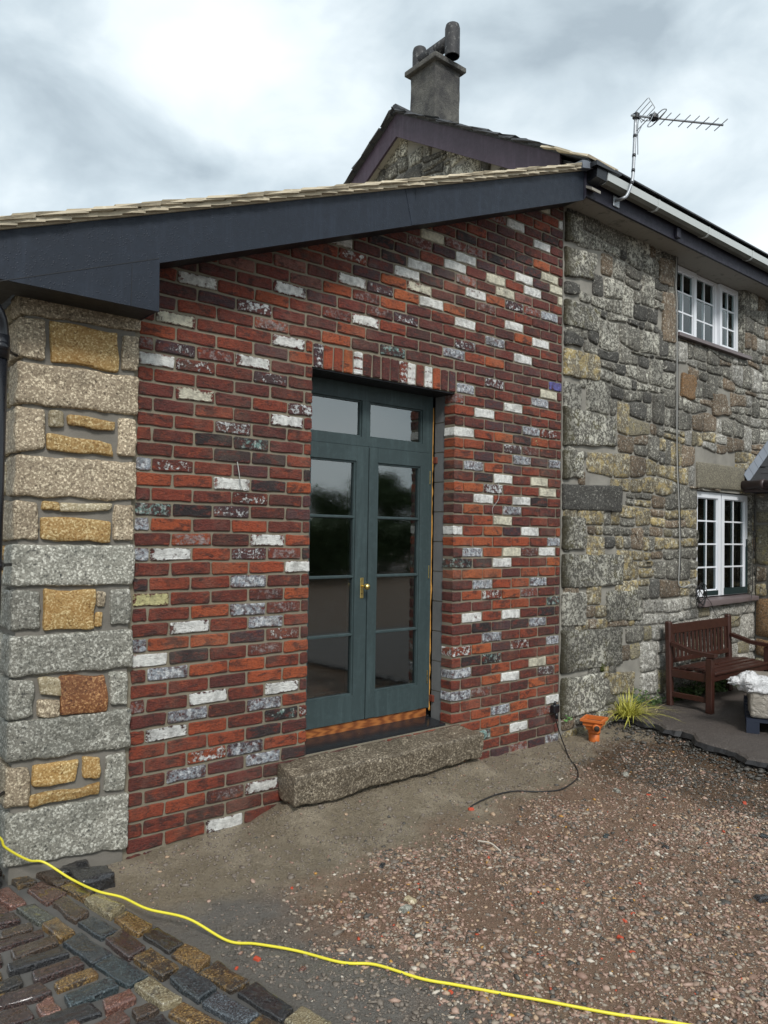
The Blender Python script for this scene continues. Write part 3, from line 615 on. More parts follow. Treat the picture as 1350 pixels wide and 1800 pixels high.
# dark room behind the glass
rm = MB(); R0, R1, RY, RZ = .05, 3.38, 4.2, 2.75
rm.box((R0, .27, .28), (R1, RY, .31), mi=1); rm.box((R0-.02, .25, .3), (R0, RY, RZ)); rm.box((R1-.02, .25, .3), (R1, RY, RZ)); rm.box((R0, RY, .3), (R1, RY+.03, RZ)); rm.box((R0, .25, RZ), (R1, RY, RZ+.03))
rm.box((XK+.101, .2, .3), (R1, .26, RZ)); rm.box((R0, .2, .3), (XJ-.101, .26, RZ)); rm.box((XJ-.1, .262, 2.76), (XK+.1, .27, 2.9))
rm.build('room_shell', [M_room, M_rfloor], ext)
def heap(c, sx, sy, sz, seed):
    V = []; F = []; nu, nv = 22, 9
    for j in range(nv+1):
        for i in range(nu):
            a = 2*math.pi*i/nu; t_ = j/nv; k_ = 1+.25*noise.noise(Vector((math.cos(a)*1.5, math.sin(a)*1.5, t_*2+seed))); V.append((c[0]+math.cos(a)*sx*(1-t_**2)**.5*k_, c[1]+math.sin(a)*sy*(1-t_**2)**.5*k_, c[2]+sz*t_*k_))
    F = [(j*nu+i, j*nu+(i+1) % nu, (j+1)*nu+(i+1) % nu, (j+1)*nu+i) for j in range(nv) for i in range(nu)]
    link('dust_sheet_heap', mesh('dust_sheet_heap', V, F, M_sheet, True), ext)
heap((1.95, 1.0, .31), .30, .28, .36, 1); heap((2.55, 1.25, .31), .33, .3, .40, 4); heap((1.55, 2.4, .31), .5, .3, .8, 9)
MB().box((2.9, 2.2, .31), (3.0, 2.3, 2.7), .005).box((2.2, 3.9, .31), (2.35, 4.0, 2.7), .005).build('room_post', M_sheet, ext)
# ---- stone pier at the left corner
PX = -.525
core = MB().box((PX+.03, -.012, -.15), (X0-.02, .12, 2.60)).box((PX+.03, .12, -.15), (PX+.2, 4.2, 2.60))
pier = core.build('stone_pier', M_pmortar, ext)
def pq(sc, ox, oy, pts): return [on(ox+x/sc, oy+y/sc, 1, -.035) for x, y in pts]
G, Cc, Yy, Pp, Rr = M_gran, M_granc, M_grany, M_granp, M_granr
PS = [
 ('L', 4.5, 0, 480, [(205,130),(1118,330),(1118,465),(205,325)], G), ('S', 4.5, 0, 480, [(210,345),(375,370),(365,690),(205,668)], G), ('I', 4.5, 0, 480, [(430,385),(930,465),(930,770),(425,697)], Yy), ('R', 4.5, 0, 480, [(980,475),(1110,497),(1105,785),(965,768)], G),
 ('L', 4.5, 0, 480, [(195,700),(1100,815),(1090,1125),(190,1030)], G),
 ('S', 3, 0, 350, [(115,1093),(235,1110),(245,1318),(115,1338)], G), ('I', 3, 0, 350, [(268,1110),(343,1125),(343,1205),(265,1198)], Pp), ('I', 3, 0, 350, [(365,1130),(600,1165),(598,1225),(370,1193)], Yy), ('I', 3, 0, 350, [(270,1235),(590,1280),(598,1355),(268,1323)], Yy), ('R', 3, 0, 350, [(625,1150),(728,1160),(722,1365),(620,1350)], G),
 ('L', 3, 0, 350, [(105,1347),(720,1385),(715,1590),(95,1568)], G),
 ('S', 3, 0, 350, [(95,1585),(205,1595),(205,1800),(90,1805)], G), ('I', 3, 0, 350, [(222,1592),(315,1598),(312,1648),(222,1645)], Yy), ('I', 3, 0, 350, [(335,1598),(585,1608),(580,1648),(332,1648)], Pp), ('I', 3, 0, 350, [(230,1675),(575,1690),(578,1808),(230,1798)], Yy), ('R', 3, 0, 350, [(605,1605),(715,1612),(712,1802),(598,1800)], G),
 ('L', 3, 0, 900, [(85,172),(710,172),(705,385),(80,396)], Cc),
 ('S', 3, 0, 900, [(85,412),(215,414),(218,620),(75,632)], Cc), ('I', 3, 0, 900, [(245,415),(490,410),(495,605),(245,620)], Yy), ('I', 3, 0, 900, [(512,412),(560,410),(557,498),(512,498)], G), ('I', 3, 0, 900, [(515,520),(553,518),(555,600),(512,600)], Yy), ('R', 3, 0, 900, [(582,405),(700,402),(697,598),(580,600)], Cc),
 ('L', 3, 0, 900, [(80,655),(690,620),(690,825),(72,875)], Cc),
 ('S', 3, 0, 900, [(60,890),(190,887),(180,1085),(58,1105)], Cc), ('I', 3, 0, 900, [(205,878),(318,875),(318,970),(205,975)], Pp), ('I', 3, 0, 900, [(203,995),(312,990),(310,1075),(200,1080)], G), ('I', 3, 0, 900, [(330,872),(560,855),(555,1055),(325,1068)], Rr), ('R', 3, 0, 900, [(580,840),(685,832),(682,1025),(578,1028)], Cc),
 ('L', 3, 0, 900, [(55,1112),(672,1040),(672,1250),(48,1328)], Cc),
 ('S', 3, 0, 900, [(42,1350),(158,1355),(155,1555),(40,1570)], G), ('I', 3, 0, 900, [(182,1340),(418,1312),(400,1420),(185,1450)], Yy), ('I', 3, 0, 900, [(438,1292),(530,1290),(525,1400),(435,1410)], Yy), ('I', 3, 0, 900, [(175,1500),(525,1428),(522,1490),(175,1563)], Yy), ('R', 3, 0, 900, [(560,1290),(672,1262),(668,1475),(552,1480)], Cc),
 ('L', 3, 0, 900, [(38,1600),(668,1482),(664,1775),(40,1885)], Cc)]
for i, (t, sc, ox, oy, pts, mt) in enumerate(PS):
    q = pq(sc, ox, oy, pts); big = t != 'I'
    if t in 'LS':
        for p in (q[0], q[3]): p.x = PX+.0
    if t == 'I':
        c_ = sum(q, Vector())/4; q = [c_+(p-c_)*1.09 for p in q]
    if t == 'L':
        for p in (q[1], q[2]): p.x = X0+.002
    dep = {'L': .17, 'S': .44, 'I': .07, 'R': .09}[t]
    bk = [p+Vector((0, dep, 0)) for p in q]
    V, F = rock(q+bk, n={'L': (34, 12, 8), 'S': (8, 10, 18), 'I': (10, 7, 2), 'R': (7, 10, 2)}[t], r=.016 if big else .014, amp=.0065 if big else .006, freq=11, seed=i*1.37, skip_back=t not in 'LS', wob=.015 if t == 'I' else .006)
    tag(link('stone', mesh('stone', V, F, mt, True), pier))
# small facing stones on the side of the pier and along the side wall
rr = random.Random(5)
def side_stone(y0, y1, z0, z1, mt, seed):
    q = [Vector((PX+.004, y1, z1)), Vector((PX+.004, y0, z1)), Vector((PX+.004, y0, z0)), Vector((PX+.004, y1, z0))]
    bk = [p+Vector((.06, 0, 0)) for p in q]
    V, F = rock(q+bk, n=(6, 5, 2), r=.025, amp=.007, freq=11, seed=seed, wob=.01)
    link('stone', mesh('stone', V, F, mt, True), pier)
longs = [(PS[i][1], PS[i][2], PS[i][3], PS[i][4]) for i in range(len(PS)) if PS[i][0] == 'L']
for n_, (sc, ox, oy, pts) in enumerate(longs):
    q = pq(sc, ox, oy, pts); zt, zb = q[0].z, q[3].z
    if n_ == len(longs)-1: zb = -.05
    mts = [[M_granp, M_gran], [M_granp, M_granp], [M_granp, M_granp], [M_grany, M_grany], [M_granc, M_granp], [M_granc, M_granc], [M_granp, M_gran], [M_gran, M_gran]][n_ % 8]
    if n_ in (1, 3): side_stone(.165, .40, (zt+zb)/2+.01, zt-.01, mts[0], n_+.3); side_stone(.165, .36, zb+.01, (zt+zb)/2-.01, mts[1], n_+.6)
    else: side_stone(.165, .40, zb+.01, zt-.01, mts[0], n_+.3)
y = .44
while y < 2.6:
    dy = rr.uniform(.22, .4); z = 0
    while z < 2.5:
        dz = rr.uniform(.12, .26); side_stone(y+.012, y+dy-.012, z+.012, min(2.56, z+dz)-.012, rr.choice([M_gran, M_granc, M_granp]), rr.random()*50); z += dz
    y += dy
# ---- lean-to roof
BY = -.25                                 # face of the bargeboard
def rtop(x): return 2.808+.385*(x+.656)   # top edge of the bargeboard
roof = MB().prism([(-1.0, BY+.03, rtop(-1.0)-.015), (3.38, BY+.03, rtop(3.38)-.015), (3.38, BY+.03, rtop(3.38)-.035), (-1.0, BY+.03, rtop(-1.0)-.035)], (0, 4.6, 0)).build('lean_to_roof', M_soffd, ext)
XB = 3.305
MB().prism([(-.98, BY, 2.608), (.030, BY, 2.608), (.026, BY, soffit_z(.026)-.02), (1.62, BY, soffit_z(1.62)-.02), (1.62, BY, rtop(1.62)), (-.98, BY, rtop(-.98))], (0, .022, 0)).build('bargeboard', M_fascia, roof)
MB().prism([(1.622, BY, soffit_z(1.62)-.02), (XB, BY, soffit_z(XB)-.02), (XB, BY, rtop(XB)-.004), (1.622, BY, rtop(1.62))], (0, .022, 0)).build('bargeboard', M_fascia, roof)
MB().prism([(1.595, BY-.002, soffit_z(1.595)-.018), (1.66, BY-.002, soffit_z(1.66)-.018), (1.60, BY-.002, rtop(1.60)-.004), (1.54, BY-.002, rtop(1.54)-.004)], (0, .0015, 0)).build('board_joint_strip', M_fascia, roof)
MB().prism([(-.97, BY-.0015, rtop(-.97)-.213), (.022, BY-.0015, rtop(.022)-.213), (.022, BY-.0015, rtop(.022)-.210), (-.97, BY-.0015, rtop(-.97)-.210)], (0, .0012, 0)).build('board_seam', M_soffd, roof)
MB().box((-.105, BY-.0015, 2.612), (-.103, BY-.0003, 2.80)).build('board_seam', M_soffd, roof)
MB().box((.020, BY+.024, 2.612), (.030, -.002, soffit_z(.02)-.01)).build('box_end_board', M_fascia, roof)
MB().box((-.98, BY+.024, 2.612), (.018, -.04, 2.630)).box((-.98, -.04, 2.612), (PX-.03, 4.2, 2.630)).build('soffit', M_soffd, roof)
MB().prism([(.032, BY+.023, soffit_z(.03)), (XE, BY+.023, soffit_z(XE)), (XE, BY+.023, soffit_z(XE)+.014), (.032, BY+.023, soffit_z(.03)+.014)], (0, -BY-.02, 0)).build('soffit', M_soffd, roof)
sl_me = {}
slope = math.atan(.385); cs, sn = math.cos(slope), math.sin(slope)
n_s = 40; gauge = (3.36+.95)/n_s
for k in range(n_s):
    x = -.95+gauge*k
    for v_, zoff, yo in ((0, .014, -.035), (1, .036, -.05)):
        key = (v_, k % 5)
        if key not in sl_me:
            r_ = random.Random(k*3+v_); L = gauge*(2.0 if v_ else 1.35); t = .014 if v_ else .020; W = .25
            V = []
            for zz in (0, t):
                V += [(0+r_.uniform(-.012, .012), 0+r_.uniform(-.006, .006), zz), (L, r_.uniform(-.004, .004), zz-.010), (L, W, zz-.010), (0+r_.uniform(-.01, .01), W, zz), (L*.5, r_.uniform(-.009, .006), zz-.005+r_.uniform(-.003, .003))]
            F = [(0, 3, 2, 1, 4)[::1], (5, 9, 6, 7, 8), (0, 4, 9, 5), (4, 1, 6, 9), (1, 2, 7, 6), (2, 3, 8, 7), (3, 0, 5, 8)]
            sl_me[key] = mesh('slate', [(a*cs-b_*0, b, a*sn+c_*1.0) for (a, b, c_) in V for b_ in (0,)], F, M_tan)
        link('slate', sl_me[key], roof, loc=(x, BY+yo, rtop(x)+zoff+rr.uniform(-.003, .003)))
fld = MB()
for k in range(n_s):
    x = -.95+gauge*k
    for j in range(17):
        y0 = BY+.20+.25*j+(.12 if k % 2 else 0)
        fld.prism([(x, y0, rtop(x)+.030), (x+gauge*1.9, y0, rtop(x)+.022+gauge*1.9*.385), (x+gauge*1.9, y0, rtop(x)+.034+gauge*1.9*.385), (x, y0, rtop(x)+.042)], (0, .246, 0))
tag(fld.build('slates_up_the_roof', M_tan, roof), kind='stuff')
MB().prism([(-.95, BY-.012, rtop(-.95)+.001), (3.28, BY-.012, rtop(3.28)+.001), (3.28, BY-.012, rtop(3.28)+.014), (-.95, BY-.012, rtop(-.95)+.014)], (0, .2, 0)).build('verge_mortar', M_tan, roof)
q = [(3.215, BY-.06, rtop(3.215)+.008), (3.335, BY-.06, rtop(3.30)+.004), (3.335, BY-.06, rtop(3.30)+.062), (3.205, BY-.06, rtop(3.2)+.068)]
MB().prism(q, (0, .16, 0)).build('lead_cap', M_lead, roof)
# ---- doors
DY = .20
door = MB()
fx0, fx1, fz0, fz1 = 1.085, 2.214, .385, 2.546
door.box((fx0, DY, fz0), (fx0+.022, DY+.07, fz1)); door.box((2.186, DY, fz0), (fx1, DY+.07, fz1)); door.box((fx0+.022, DY, 2.44), (2.186, DY+.07, fz1)); door.box((fx0+.022, DY+.001, 2.146), (2.186, DY+.07, 2.205))
door.box((1.592, DY+.002, 2.205), (1.657, DY+.07, 2.44)); door.box((1.107, DY+.002, 2.205), (1.19, DY+.07, 2.44)); door.box((2.122, DY+.002, 2.205), (2.186, DY+.07, 2.44))
door = door.build('french_door', M_door, ext)
def bead(mb, x0, x1, z0, z1, y=DY+.012, w_=.010):
    mb.box((x0, y, z0), (x0+w_, y+.03, z1)); mb.box((x1-w_, y, z0), (x1, y+.03, z1)); mb.box((x0+w_, y, z0), (x1-w_, y+.03, z0+w_)); mb.box((x0+w_, y, z1-w_), (x1-w_, y+.03, z1))
for (x0, x1) in ((1.19, 1.592), (1.657, 2.122)):
    b_ = MB(); bead(b_, x0, x1, 2.2052, 2.4398); b_.build('glazing_bead', M_door, door)
    MB().box((x0+.002, DY+.026, 2.207), (x1-.002, DY+.034, 2.438)).build('pane', M_glass, door)
LY = DY-.008
for s_, (x0, x1, gx0, gx1) in enumerate(((1.109, 1.6445, 1.19, 1.545), (1.6485, 2.1845, 1.722, 2.100))):
    lf = MB(); g0, g1 = .552, 2.046
    lf.box((x0, LY, .388), (gx0, LY+.05, 2.143), .003); lf.box((gx1, LY, .388), (x1, LY+.05, 2.143), .003)
    lf.box((gx0-.001, LY+.0006, .388), (gx1+.001, LY+.05, g0)); lf.box((gx0-.001, LY+.0006, g1), (gx1+.001, LY+.05, 2.143))
    lfo = lf.build('door_leaf', M_door, door)
    b_ = MB(); bead(b_, gx0, gx1, g0+.0005, g1-.0005, LY+.010, .012); b_.build('glazing_bead', M_door, door)
    zs = [g0, .936, 1.304, 1.685, g1]
    for a_, c_ in zip(zs, zs[1:]): MB().box((gx0+.002, LY+.026, a_+.002), (gx1-.002, LY+.034, c_-.002)).build('pane', M_glass, door)
    for z_ in zs[1:-1]: MB().prism([(gx0+.003, LY+.028, z_-.011), (gx0+.003, LY+.006, z_-.005), (gx0+.003, LY+.006, z_+.005), (gx0+.003, LY+.028, z_+.011)], (gx1-gx0-.006, 0, 0)).build('glazing_bar', M_door, door)
MB().box((1.6455, LY-.006, .39), (1.6585, LY-.0005, 2.14), .002).build('meeting_strip', M_door, door)
pl = MB().box((1.588, LY-.006, 1.165), (1.614, LY-.0005, 1.297), .002); pl.build('handle_plate', M_brass, door)
kn = MB(); kp = Vector((1.601, LY-.005, 1.243)); kn.tube([kp, kp+Vector((0, -.03, 0)), kp+Vector((0, -.038, 0)), kp+Vector((0, -.046, 0)), kp+Vector((0, -.056, 0)), kp+Vector((0, -.066, 0)), kp+Vector((0, -.071, 0))], [.007, .007, .015, .020, .021, .015, .004], 16); kn.build('door_knob', M_brass, door, True)
MB().tube([(1.601, LY-.0066, 1.197), (1.601, LY-.0072, 1.197)], .0035, 10).box((1.5995, LY-.0071, 1.183), (1.6025, LY-.0066, 1.197)).build('keyhole', M_black, door)
for z_ in (1.975, 1.322, .60): MB().box((2.184, LY-.003, z_-.045), (2.1905, LY-.0003, z_+.045), .001).build('hinge', M_brass, door)
MB().box((fx0, DY+.004, .312), (2.19, DY+.07, .3845)).build('hardwood_threshold', M_wood, door)
fo = MB(); zz = .36; pts = []
while zz < 2.5: pts.append((2.2235+rr.uniform(-.002, .002), DY+.012+rr.uniform(-.005, .003), zz)); zz += rr.uniform(.02, .06)
fo.tube(pts, [rr.uniform(.0055, .0105) for _ in pts], 6); fo.build('foam_seal', M_foam, door, True)
for z_ in (2.10, .45): MB().box((2.222, DY-.03, z_-.025), (2.245, DY+.01, z_+.02), .003).build('packing_block', plain('red_oxide%d' % int(z_), (.14, .03, .015), .7), door)
MB().prism([(XJ+.001, .018, .300), (XJ+.001, .018, .316), (XJ+.001, DY+.06, .334), (XJ+.001, DY+.06, .300)], (XK-XJ-.002-.03, 0, 0)).build('slate_sill', M_sill, door)
# ---- granite doorstep
q = [Vector(v) for v in [(.842, -.235, .282), (2.315, -.235, .284), (2.31, -.225, .125), (.845, -.225, .105), (.868, -.004, .298), (2.29, -.004, .300), (2.29, -.01, .10), (.88, -.01, .10)]]
V, F = rock(q, n=(60, 10, 12), r=.014, amp=.005, freq=15, seed=3, skip_back=True, wob=.008)
V = [Vector((v.x, v.y, v.z if v.z > .2 else v.z+.03*noise.noise(Vector((v.x*4, 0, 3))))) for v in V]
ds = link('doorstep', mesh('doorstep', V, F, M_step, True)); tag(ds, 'long rough granite doorstep under the glazed double doors', 'doorstep')
V, F = rock([Vector(v) for v in [(1.06, -.06, .302), (2.24, -.06, .303), (2.24, -.06, .25), (1.06, -.06, .25), (1.06, .05, .302), (2.24, .05, .303), (2.24, .05, .25), (1.06, .05, .25)]], n=(30, 2, 3), r=.01, amp=.003, seed=5)

# ================================================================== OLD FARMHOUSE
house = tag(empty('farmhouse', (5, 0, 0)), 'old grey rubble-stone farmhouse with lichen, white windows and a tall chimney', 'house')
HX = 3.412; HR = 8.2; HT = 4.19
W1 = (5.10, 6.44, 3.475, HT-.016); W2 = (5.50, 6.625, .99, 2.045)      # window openings x0,x1,z0,z1
hm = MB(); HY = .012
hm.box((HX, HY, -.2), (5.10, .45, HT-.016)); hm.box((5.10, HY, 2.045), (6.44, .45, 3.475)); hm.box((5.10, HY, -.2), (5.50, .45, 2.045)); hm.box((5.50, HY, -.2), (6.625, .45, .99)); hm.box((6.625, HY, -.2), (HR, .45, 2.045)); hm.box((6.44, HY, 2.045), (HR, .45, HT-.016))
for (a, b, c_, d) in (W1, W2): hm.box((a, .44, c_), (b, .45, d))
wallo = hm.build('stone_wall', M_hmortar, house)
def clip(poly, a, b, c):        # keep a*x+b*y<=c
    out_ = []
    for i in range(len(poly)):
        p, q = poly[i], poly[(i+1) % len(poly)]; dp = a*p[0]+b*p[1]-c; dq = a*q[0]+b*q[1]-c
        if dp <= 0: out_.append(p)
        if (dp < 0) != (dq < 0) and abs(dp-dq) > 1e-12:
            t = dp/(dp-dq); out_.append((p[0]+(q[0]-p[0])*t, p[1]+(q[1]-p[1])*t))
    return out_
def area(p): return abs(sum(p[i][0]*p[(i+1) % len(p)][1]-p[(i+1) % len(p)][0]*p[i][1] for i in range(len(p))))/2
def cells(x0, x1, z0, z1, rowh, wid, an, seed, holes=()):
    r_ = random.Random(seed); pts = []; z = z0+.04
    while z < z1:
        h = rowh*r_.uniform(.75, 1.3); x = x0-r_.uniform(0, .15)
        while x < x1+.1:
            w__ = wid*r_.choice([.5, .7, 1, 1, 1.25, 1.6]); pts.append((x+w__/2+r_.uniform(-.02, .02), z+h/2+r_.uniform(-.20, .20)*h)); x += w__
            if r_.random() < .22 and h > .12: pts[-1] = (pts[-1][0], z+h*.27); pts.append((pts[-1][0]+r_.uniform(-.03, .03), z+h*.78))
        z += h
    res = []
    for i, p in enumerate(pts):
        poly = [(x0, z0), (x1, z0), (x1, z1), (x0, z1)]
        for j, q in enumerate(pts):
            if i == j or abs(q[0]-p[0]) > .9 or abs(q[1]-p[1]) > .6: continue
            dx, dz = (q[0]-p[0])*an*an, (q[1]-p[1]); mx_, mz_ = (p[0]+q[0])/2, (p[1]+q[1])/2
            poly = clip(poly, dx, dz, dx*mx_+dz*mz_)
            if len(poly) < 3: break
        if len(poly) < 3: continue
        for (hx0, hx1, hz0, hz1) in holes:
            xs = [v[0] for v in poly]; zs_ = [v[1] for v in poly]
            if max(xs) <= hx0 or min(xs) >= hx1 or max(zs_) <= hz0 or min(zs_) >= hz1: continue
            pen = [(max(xs)-hx0, (1, 0, hx0)), (hx1-min(xs), (-1, 0, -hx1)), (max(zs_)-hz0, (0, 1, hz0)), (hz1-min(zs_), (0, -1, -hz1))]
            pen.sort(); poly = clip(poly, *pen[0][1])
            if len(poly) < 3: break
        if len(poly) >= 3 and area(poly) > .003: res.append(poly)
    return res
def coursed(x0, x1, z0, z1, rowh, wid, A, seed, holes=(), under=()):
    """rough courses with wavy beds; some stones rise through two courses"""
    r_ = random.Random(seed); zs_ = [z0]
    while zs_[-1] < z1-.06: zs_.append(zs_[-1]+rowh*r_.uniform(.62, 1.45))
    nrow = len(zs_)-1; taken = [[] for _ in range(nrow+2)]
    def bed(k, x):
        if k <= 0: return z0
        if k >= nrow: return z1
        a = A*(.55 if zs_[k] < 2.0 else 1.25); return zs_[k]+a*(noise.noise(Vector((x*1.1, k*7.3+seed, 0)))*1.3+noise.noise(Vector((x*3.1, k*3.7+seed, 5)))*.7)
    res = []
    for k in range(nrow):
        x = x0; h = zs_[k+1]-zs_[k]
        while x < x1-.02:
            blk = [b for b in taken[k] if b[0] <= x+1e-6 < b[1]]
            if blk: x = blk[0][1]; continue
            nxt = min([b[0] for b in taken[k] if b[0] > x]+[x1])
            w_ = min(nxt-x, wid*r_.choice([.42, .55, .75, .9, 1, 1.2, 1.5])*(.8+h/rowh*.3))
            if nxt-x-w_ < .07: w_ = nxt-x
            if w_ < .03: x += max(w_, .01); continue
            x2 = x+w_; s1, s2 = r_.uniform(-.3, .3), r_.uniform(-.3, .3)
            up = 2 if (k+1 < nrow and w_ > .15 and r_.random() < .17) else 1
            if up == 2: taken[k+1].append((x, x2))
            split = up == 1 and h > .15 and r_.random() < .3
            def mk(fa, fb):
                lo = lambda q: bed(k, q)*(1-fa)+bed(k+up, q)*fa
                hi = lambda q: bed(k, q)*(1-fb)+bed(k+up, q)*fb
                j = lambda: r_.uniform(-.008, .008); xl, xr, n_ = x, x2, 3 if w_ < .25 else 4
                P_ = [(xl+(xr-xl)*i/(n_-1)+(0 if 0 < i < n_-1 else j()), lo(xl+(xr-xl)*i/(n_-1))+j()*.5) for i in range(n_)]
                P_ += [(xr-(xr-xl)*i/(n_-1)+(0 if 0 < i < n_-1 else j()), hi(xr-(xr-xl)*i/(n_-1))+j()*.5) for i in range(n_)]
                return P_
            if split: f_ = r_.uniform(.38, .62); new = [mk(0, f_), mk(f_, 1)]
            else: new = [mk(0, 1)]
            for poly in new:
                ok = True
                for (hx0, hx1, hz0, hz1) in holes:
                    xs = [v[0] for v in poly]; zz_ = [v[1] for v in poly]
                    if max(xs) <= hx0 or min(xs) >= hx1 or max(zz_) <= hz0 or min(zz_) >= hz1: continue
                    pen = [(max(xs)-hx0, (1, 0, hx0)), (hx1-min(xs), (-1, 0, -hx1)), (max(zz_)-hz0, (0, 1, hz0)), (hz1-min(zz_), (0, -1, -hz1))]
                    pen.sort(); poly = clip(poly, *pen[0][1])
                    if len(poly) < 3: ok = False; break
                if ok and under:
                    mx_ = sum(v[0] for v in poly)/len(poly); mz_ = sum(v[1] for v in poly)/len(poly)
                    if any(a_+.03 < mx_ < b_-.03 and c_+.02 < mz_ < d_-.02 for a_, b_, c_, d_ in under): ok = False
                if ok and area(poly) > .0016: res.append(poly)
            x = x2
    return res
def stone_from_poly(poly, gap, seed):
    """rounded outline, domed face; returns verts (x, depth, z) relative to the centre, faces, centre"""
    r_ = random.Random(seed); cx = sum(p[0] for p in poly)/len(poly); cz = sum(p[1] for p in poly)/len(poly)
    w_ = max(p[0] for p in poly)-min(p[0] for p in poly); h_ = max(p[1] for p in poly)-min(p[1] for p in poly)
    sx, sz = max(.3, 1-2*gap/w_), max(.3, 1-2*gap/h_); P = [((p[0]-cx)*sx, (p[1]-cz)*sz) for p in poly]
    # drop very short edges then cut corners once
    Q = [p for i, p in enumerate(P) if (p[0]-P[i-1][0])**2+(p[1]-P[i-1][1])**2 > .010**2] or P
    if len(Q) < 3: Q = P
    R = []
    for i in range(len(Q)):
        p, q = Q[i], Q[(i+1) % len(Q)]; L = math.hypot(q[0]-p[0], q[1]-p[1]); t = min(.22, .016/max(L, 1e-6))
        R.append((p[0]+(q[0]-p[0])*t, p[1]+(q[1]-p[1])*t))
        if L > .14 and len(Q) < 6: R.append((p[0]*.5+q[0]*.5+r_.uniform(-.006, .006), p[1]*.5+q[1]*.5+r_.uniform(-.006, .006)))
        R.append((q[0]+(p[0]-q[0])*t, q[1]+(p[1]-q[1])*t))
    n = len(R); pr_ = -r_.uniform(.0, .010)
    kx, kz = max(.6, 1-.022/w_), max(.6, 1-.022/h_)
    ring = lambda k, y: [(x*(kx if k < 1 else 1), y+r_.uniform(-.004, .004), z*(kz if k < 1 else 1)) for x, z in R]
    V = ring(1, .03)+ring(1, .008)+ring(.90, pr_)+[(x*.5+r_.uniform(-.012, .012), pr_-r_.uniform(-.003, .006), z*.5+r_.uniform(-.008, .008)) for x, z in R]
    F = []
    for q in range(3):
        for i in range(n): F.append((q*n+i, q*n+(i+1) % n, (q+1)*n+(i+1) % n, (q+1)*n+i))
    F.append(tuple(range(3*n, 4*n)))
    return V, F, (cx, cz)
# large dressed quoins and blocks, read off the corner
QS = []
def qd(ox, oy, sc, pts, mt):
    q = [on(ox+x/sc, oy+y/sc, 1, 0) for x, y in pts]; QS.append((q, mt))
A_ = (990, 350, 4.39); B_ = (990, 760, 3.6)
for pts, mt in (([(55,110),(150,130),(150,350),(50,340)], M_quoin), ([(40,365),(260,425),(240,625),(40,600)], M_quoin), ([(40,635),(125,650),(130,735),(40,740)], RB[1]), ([(55,775),(285,850),(270,1040),(60,985)], M_quoin), ([(30,1010),(155,1060),(150,1140),(30,1130)], RB[1]), ([(30,1150),(280,1215),(280,1410),(40,1370)], RB[3]), ([(30,1405),(125,1430),(140,1630),(30,1640)], RB[2])): qd(*A_, pts, mt)
for pts, mt in (([(30,-165),(330,-95),(335,95),(40,85)], M_quoin), ([(40,110),(130,122),(130,290),(40,300)], M_quoin), ([(45,325),(370,340),(370,510),(50,495)], RB[1]), ([(45,520),(140,540),(145,745),(45,745)], M_quoin), ([(45,765),(375,770),(375,965),(50,990)], M_quoin), ([(45,1010),(145,1005),(140,1225),(45,1225)], RB[2]), ([(275,1000),(500,995),(495,1190),(275,1200)], M_quoin), ([(35,1250),(370,1225),(370,1470),(35,1520)], M_quoin), ([(35,1550),(255,1510),(260,1750),(40,1810)], M_quoin), ([(285,1515),(450,1510),(450,1650),(290,1660)], RB[3])): qd(*B_, pts, mt)
qd(1190, 600, 6.67, [(235,1405),(790,1480),(790,1760),(235,1720)], M_lint)      # lintel of the lower window
qd(1190, 600, 6.67, [(60,360),(225,400),(210,700),(40,650)], RB[6]); qd(1190, 600, 6.67, [(410,610),(560,620),(640,870),(420,880)], RB[4])
qd(990, 350, 4.39, [(735,450),(860,470),(850,690),(740,650)], RB[4]); qd(990, 350, 4.39, [(765,710),(860,730),(860,1120),(765,1100)], RB[4])
holes = [(W1[0]-.0, W1[1]+.0, W1[2]-.03, 9), (W2[0], W2[1], W2[2]-.06, W2[3])]
hq = []
for q, mt in QS:
    xs = [p.x for p in q]; zs_ = [p.z for p in q]; hq.append((min(xs)-.004, max(xs)+.004, min(zs_)-.004, max(zs_)+.004))
cl = coursed(HX+.03, 7.35, -.06, HT, .132, .20, .055, 11, holes, hq)
allst = []
for i, (q, mt) in enumerate(QS):
    cx = sum(p.x for p in q)/4; cz = sum(p.z for p in q)/4
    if q[0].x < HX+.12: q[0].x = q[3].x = HX+.008
    allst.append(('q', [(p.x, p.z) for p in q], mt, i))
for i, poly in enumerate(cl):
    cx = sum(p[0] for p in poly)/len(poly); cz = sum(p[1] for p in poly)/len(poly); q = rnd.random()
    if cz < 1.05 and cx > 4.45: mt = RB[5] if q < .7 else RB[7]
    elif cz < 2.6 and q < .32: mt = RB[3]
    elif cz < 2.6 and q < .44: mt = RB[4]
    elif cz < 2.6 and q < .52: mt = RB[7]
    elif cx > 5.0 and cz > 2.0: mt = RB[0] if q < .55 else (RB[5] if q < .72 else (RB[4] if q < .84 else RB[2]))
    else: mt = RB[2] if q < .40 else (RB[1] if q < .58 else (RB[0] if q < .92 else RB[4]))
    allst.append(('c', poly, mt, 100+i))
def keyf(s):
    p = s[1]; cx = sum(v[0] for v in p)/len(p); cz = sum(v[1] for v in p)/len(p); d = (Vector((cx, 0, cz))-CC).length
    px_, py_ = prj((cx, 0, cz)); return -area(p)/d/d+(10 if px_ > 1360 else 0)-(5 if s[0] == 'q' else 0)
allst.sort(key=keyf)
st = MB(); mats_ = RB+[M_quoin, M_moss, M_lint]
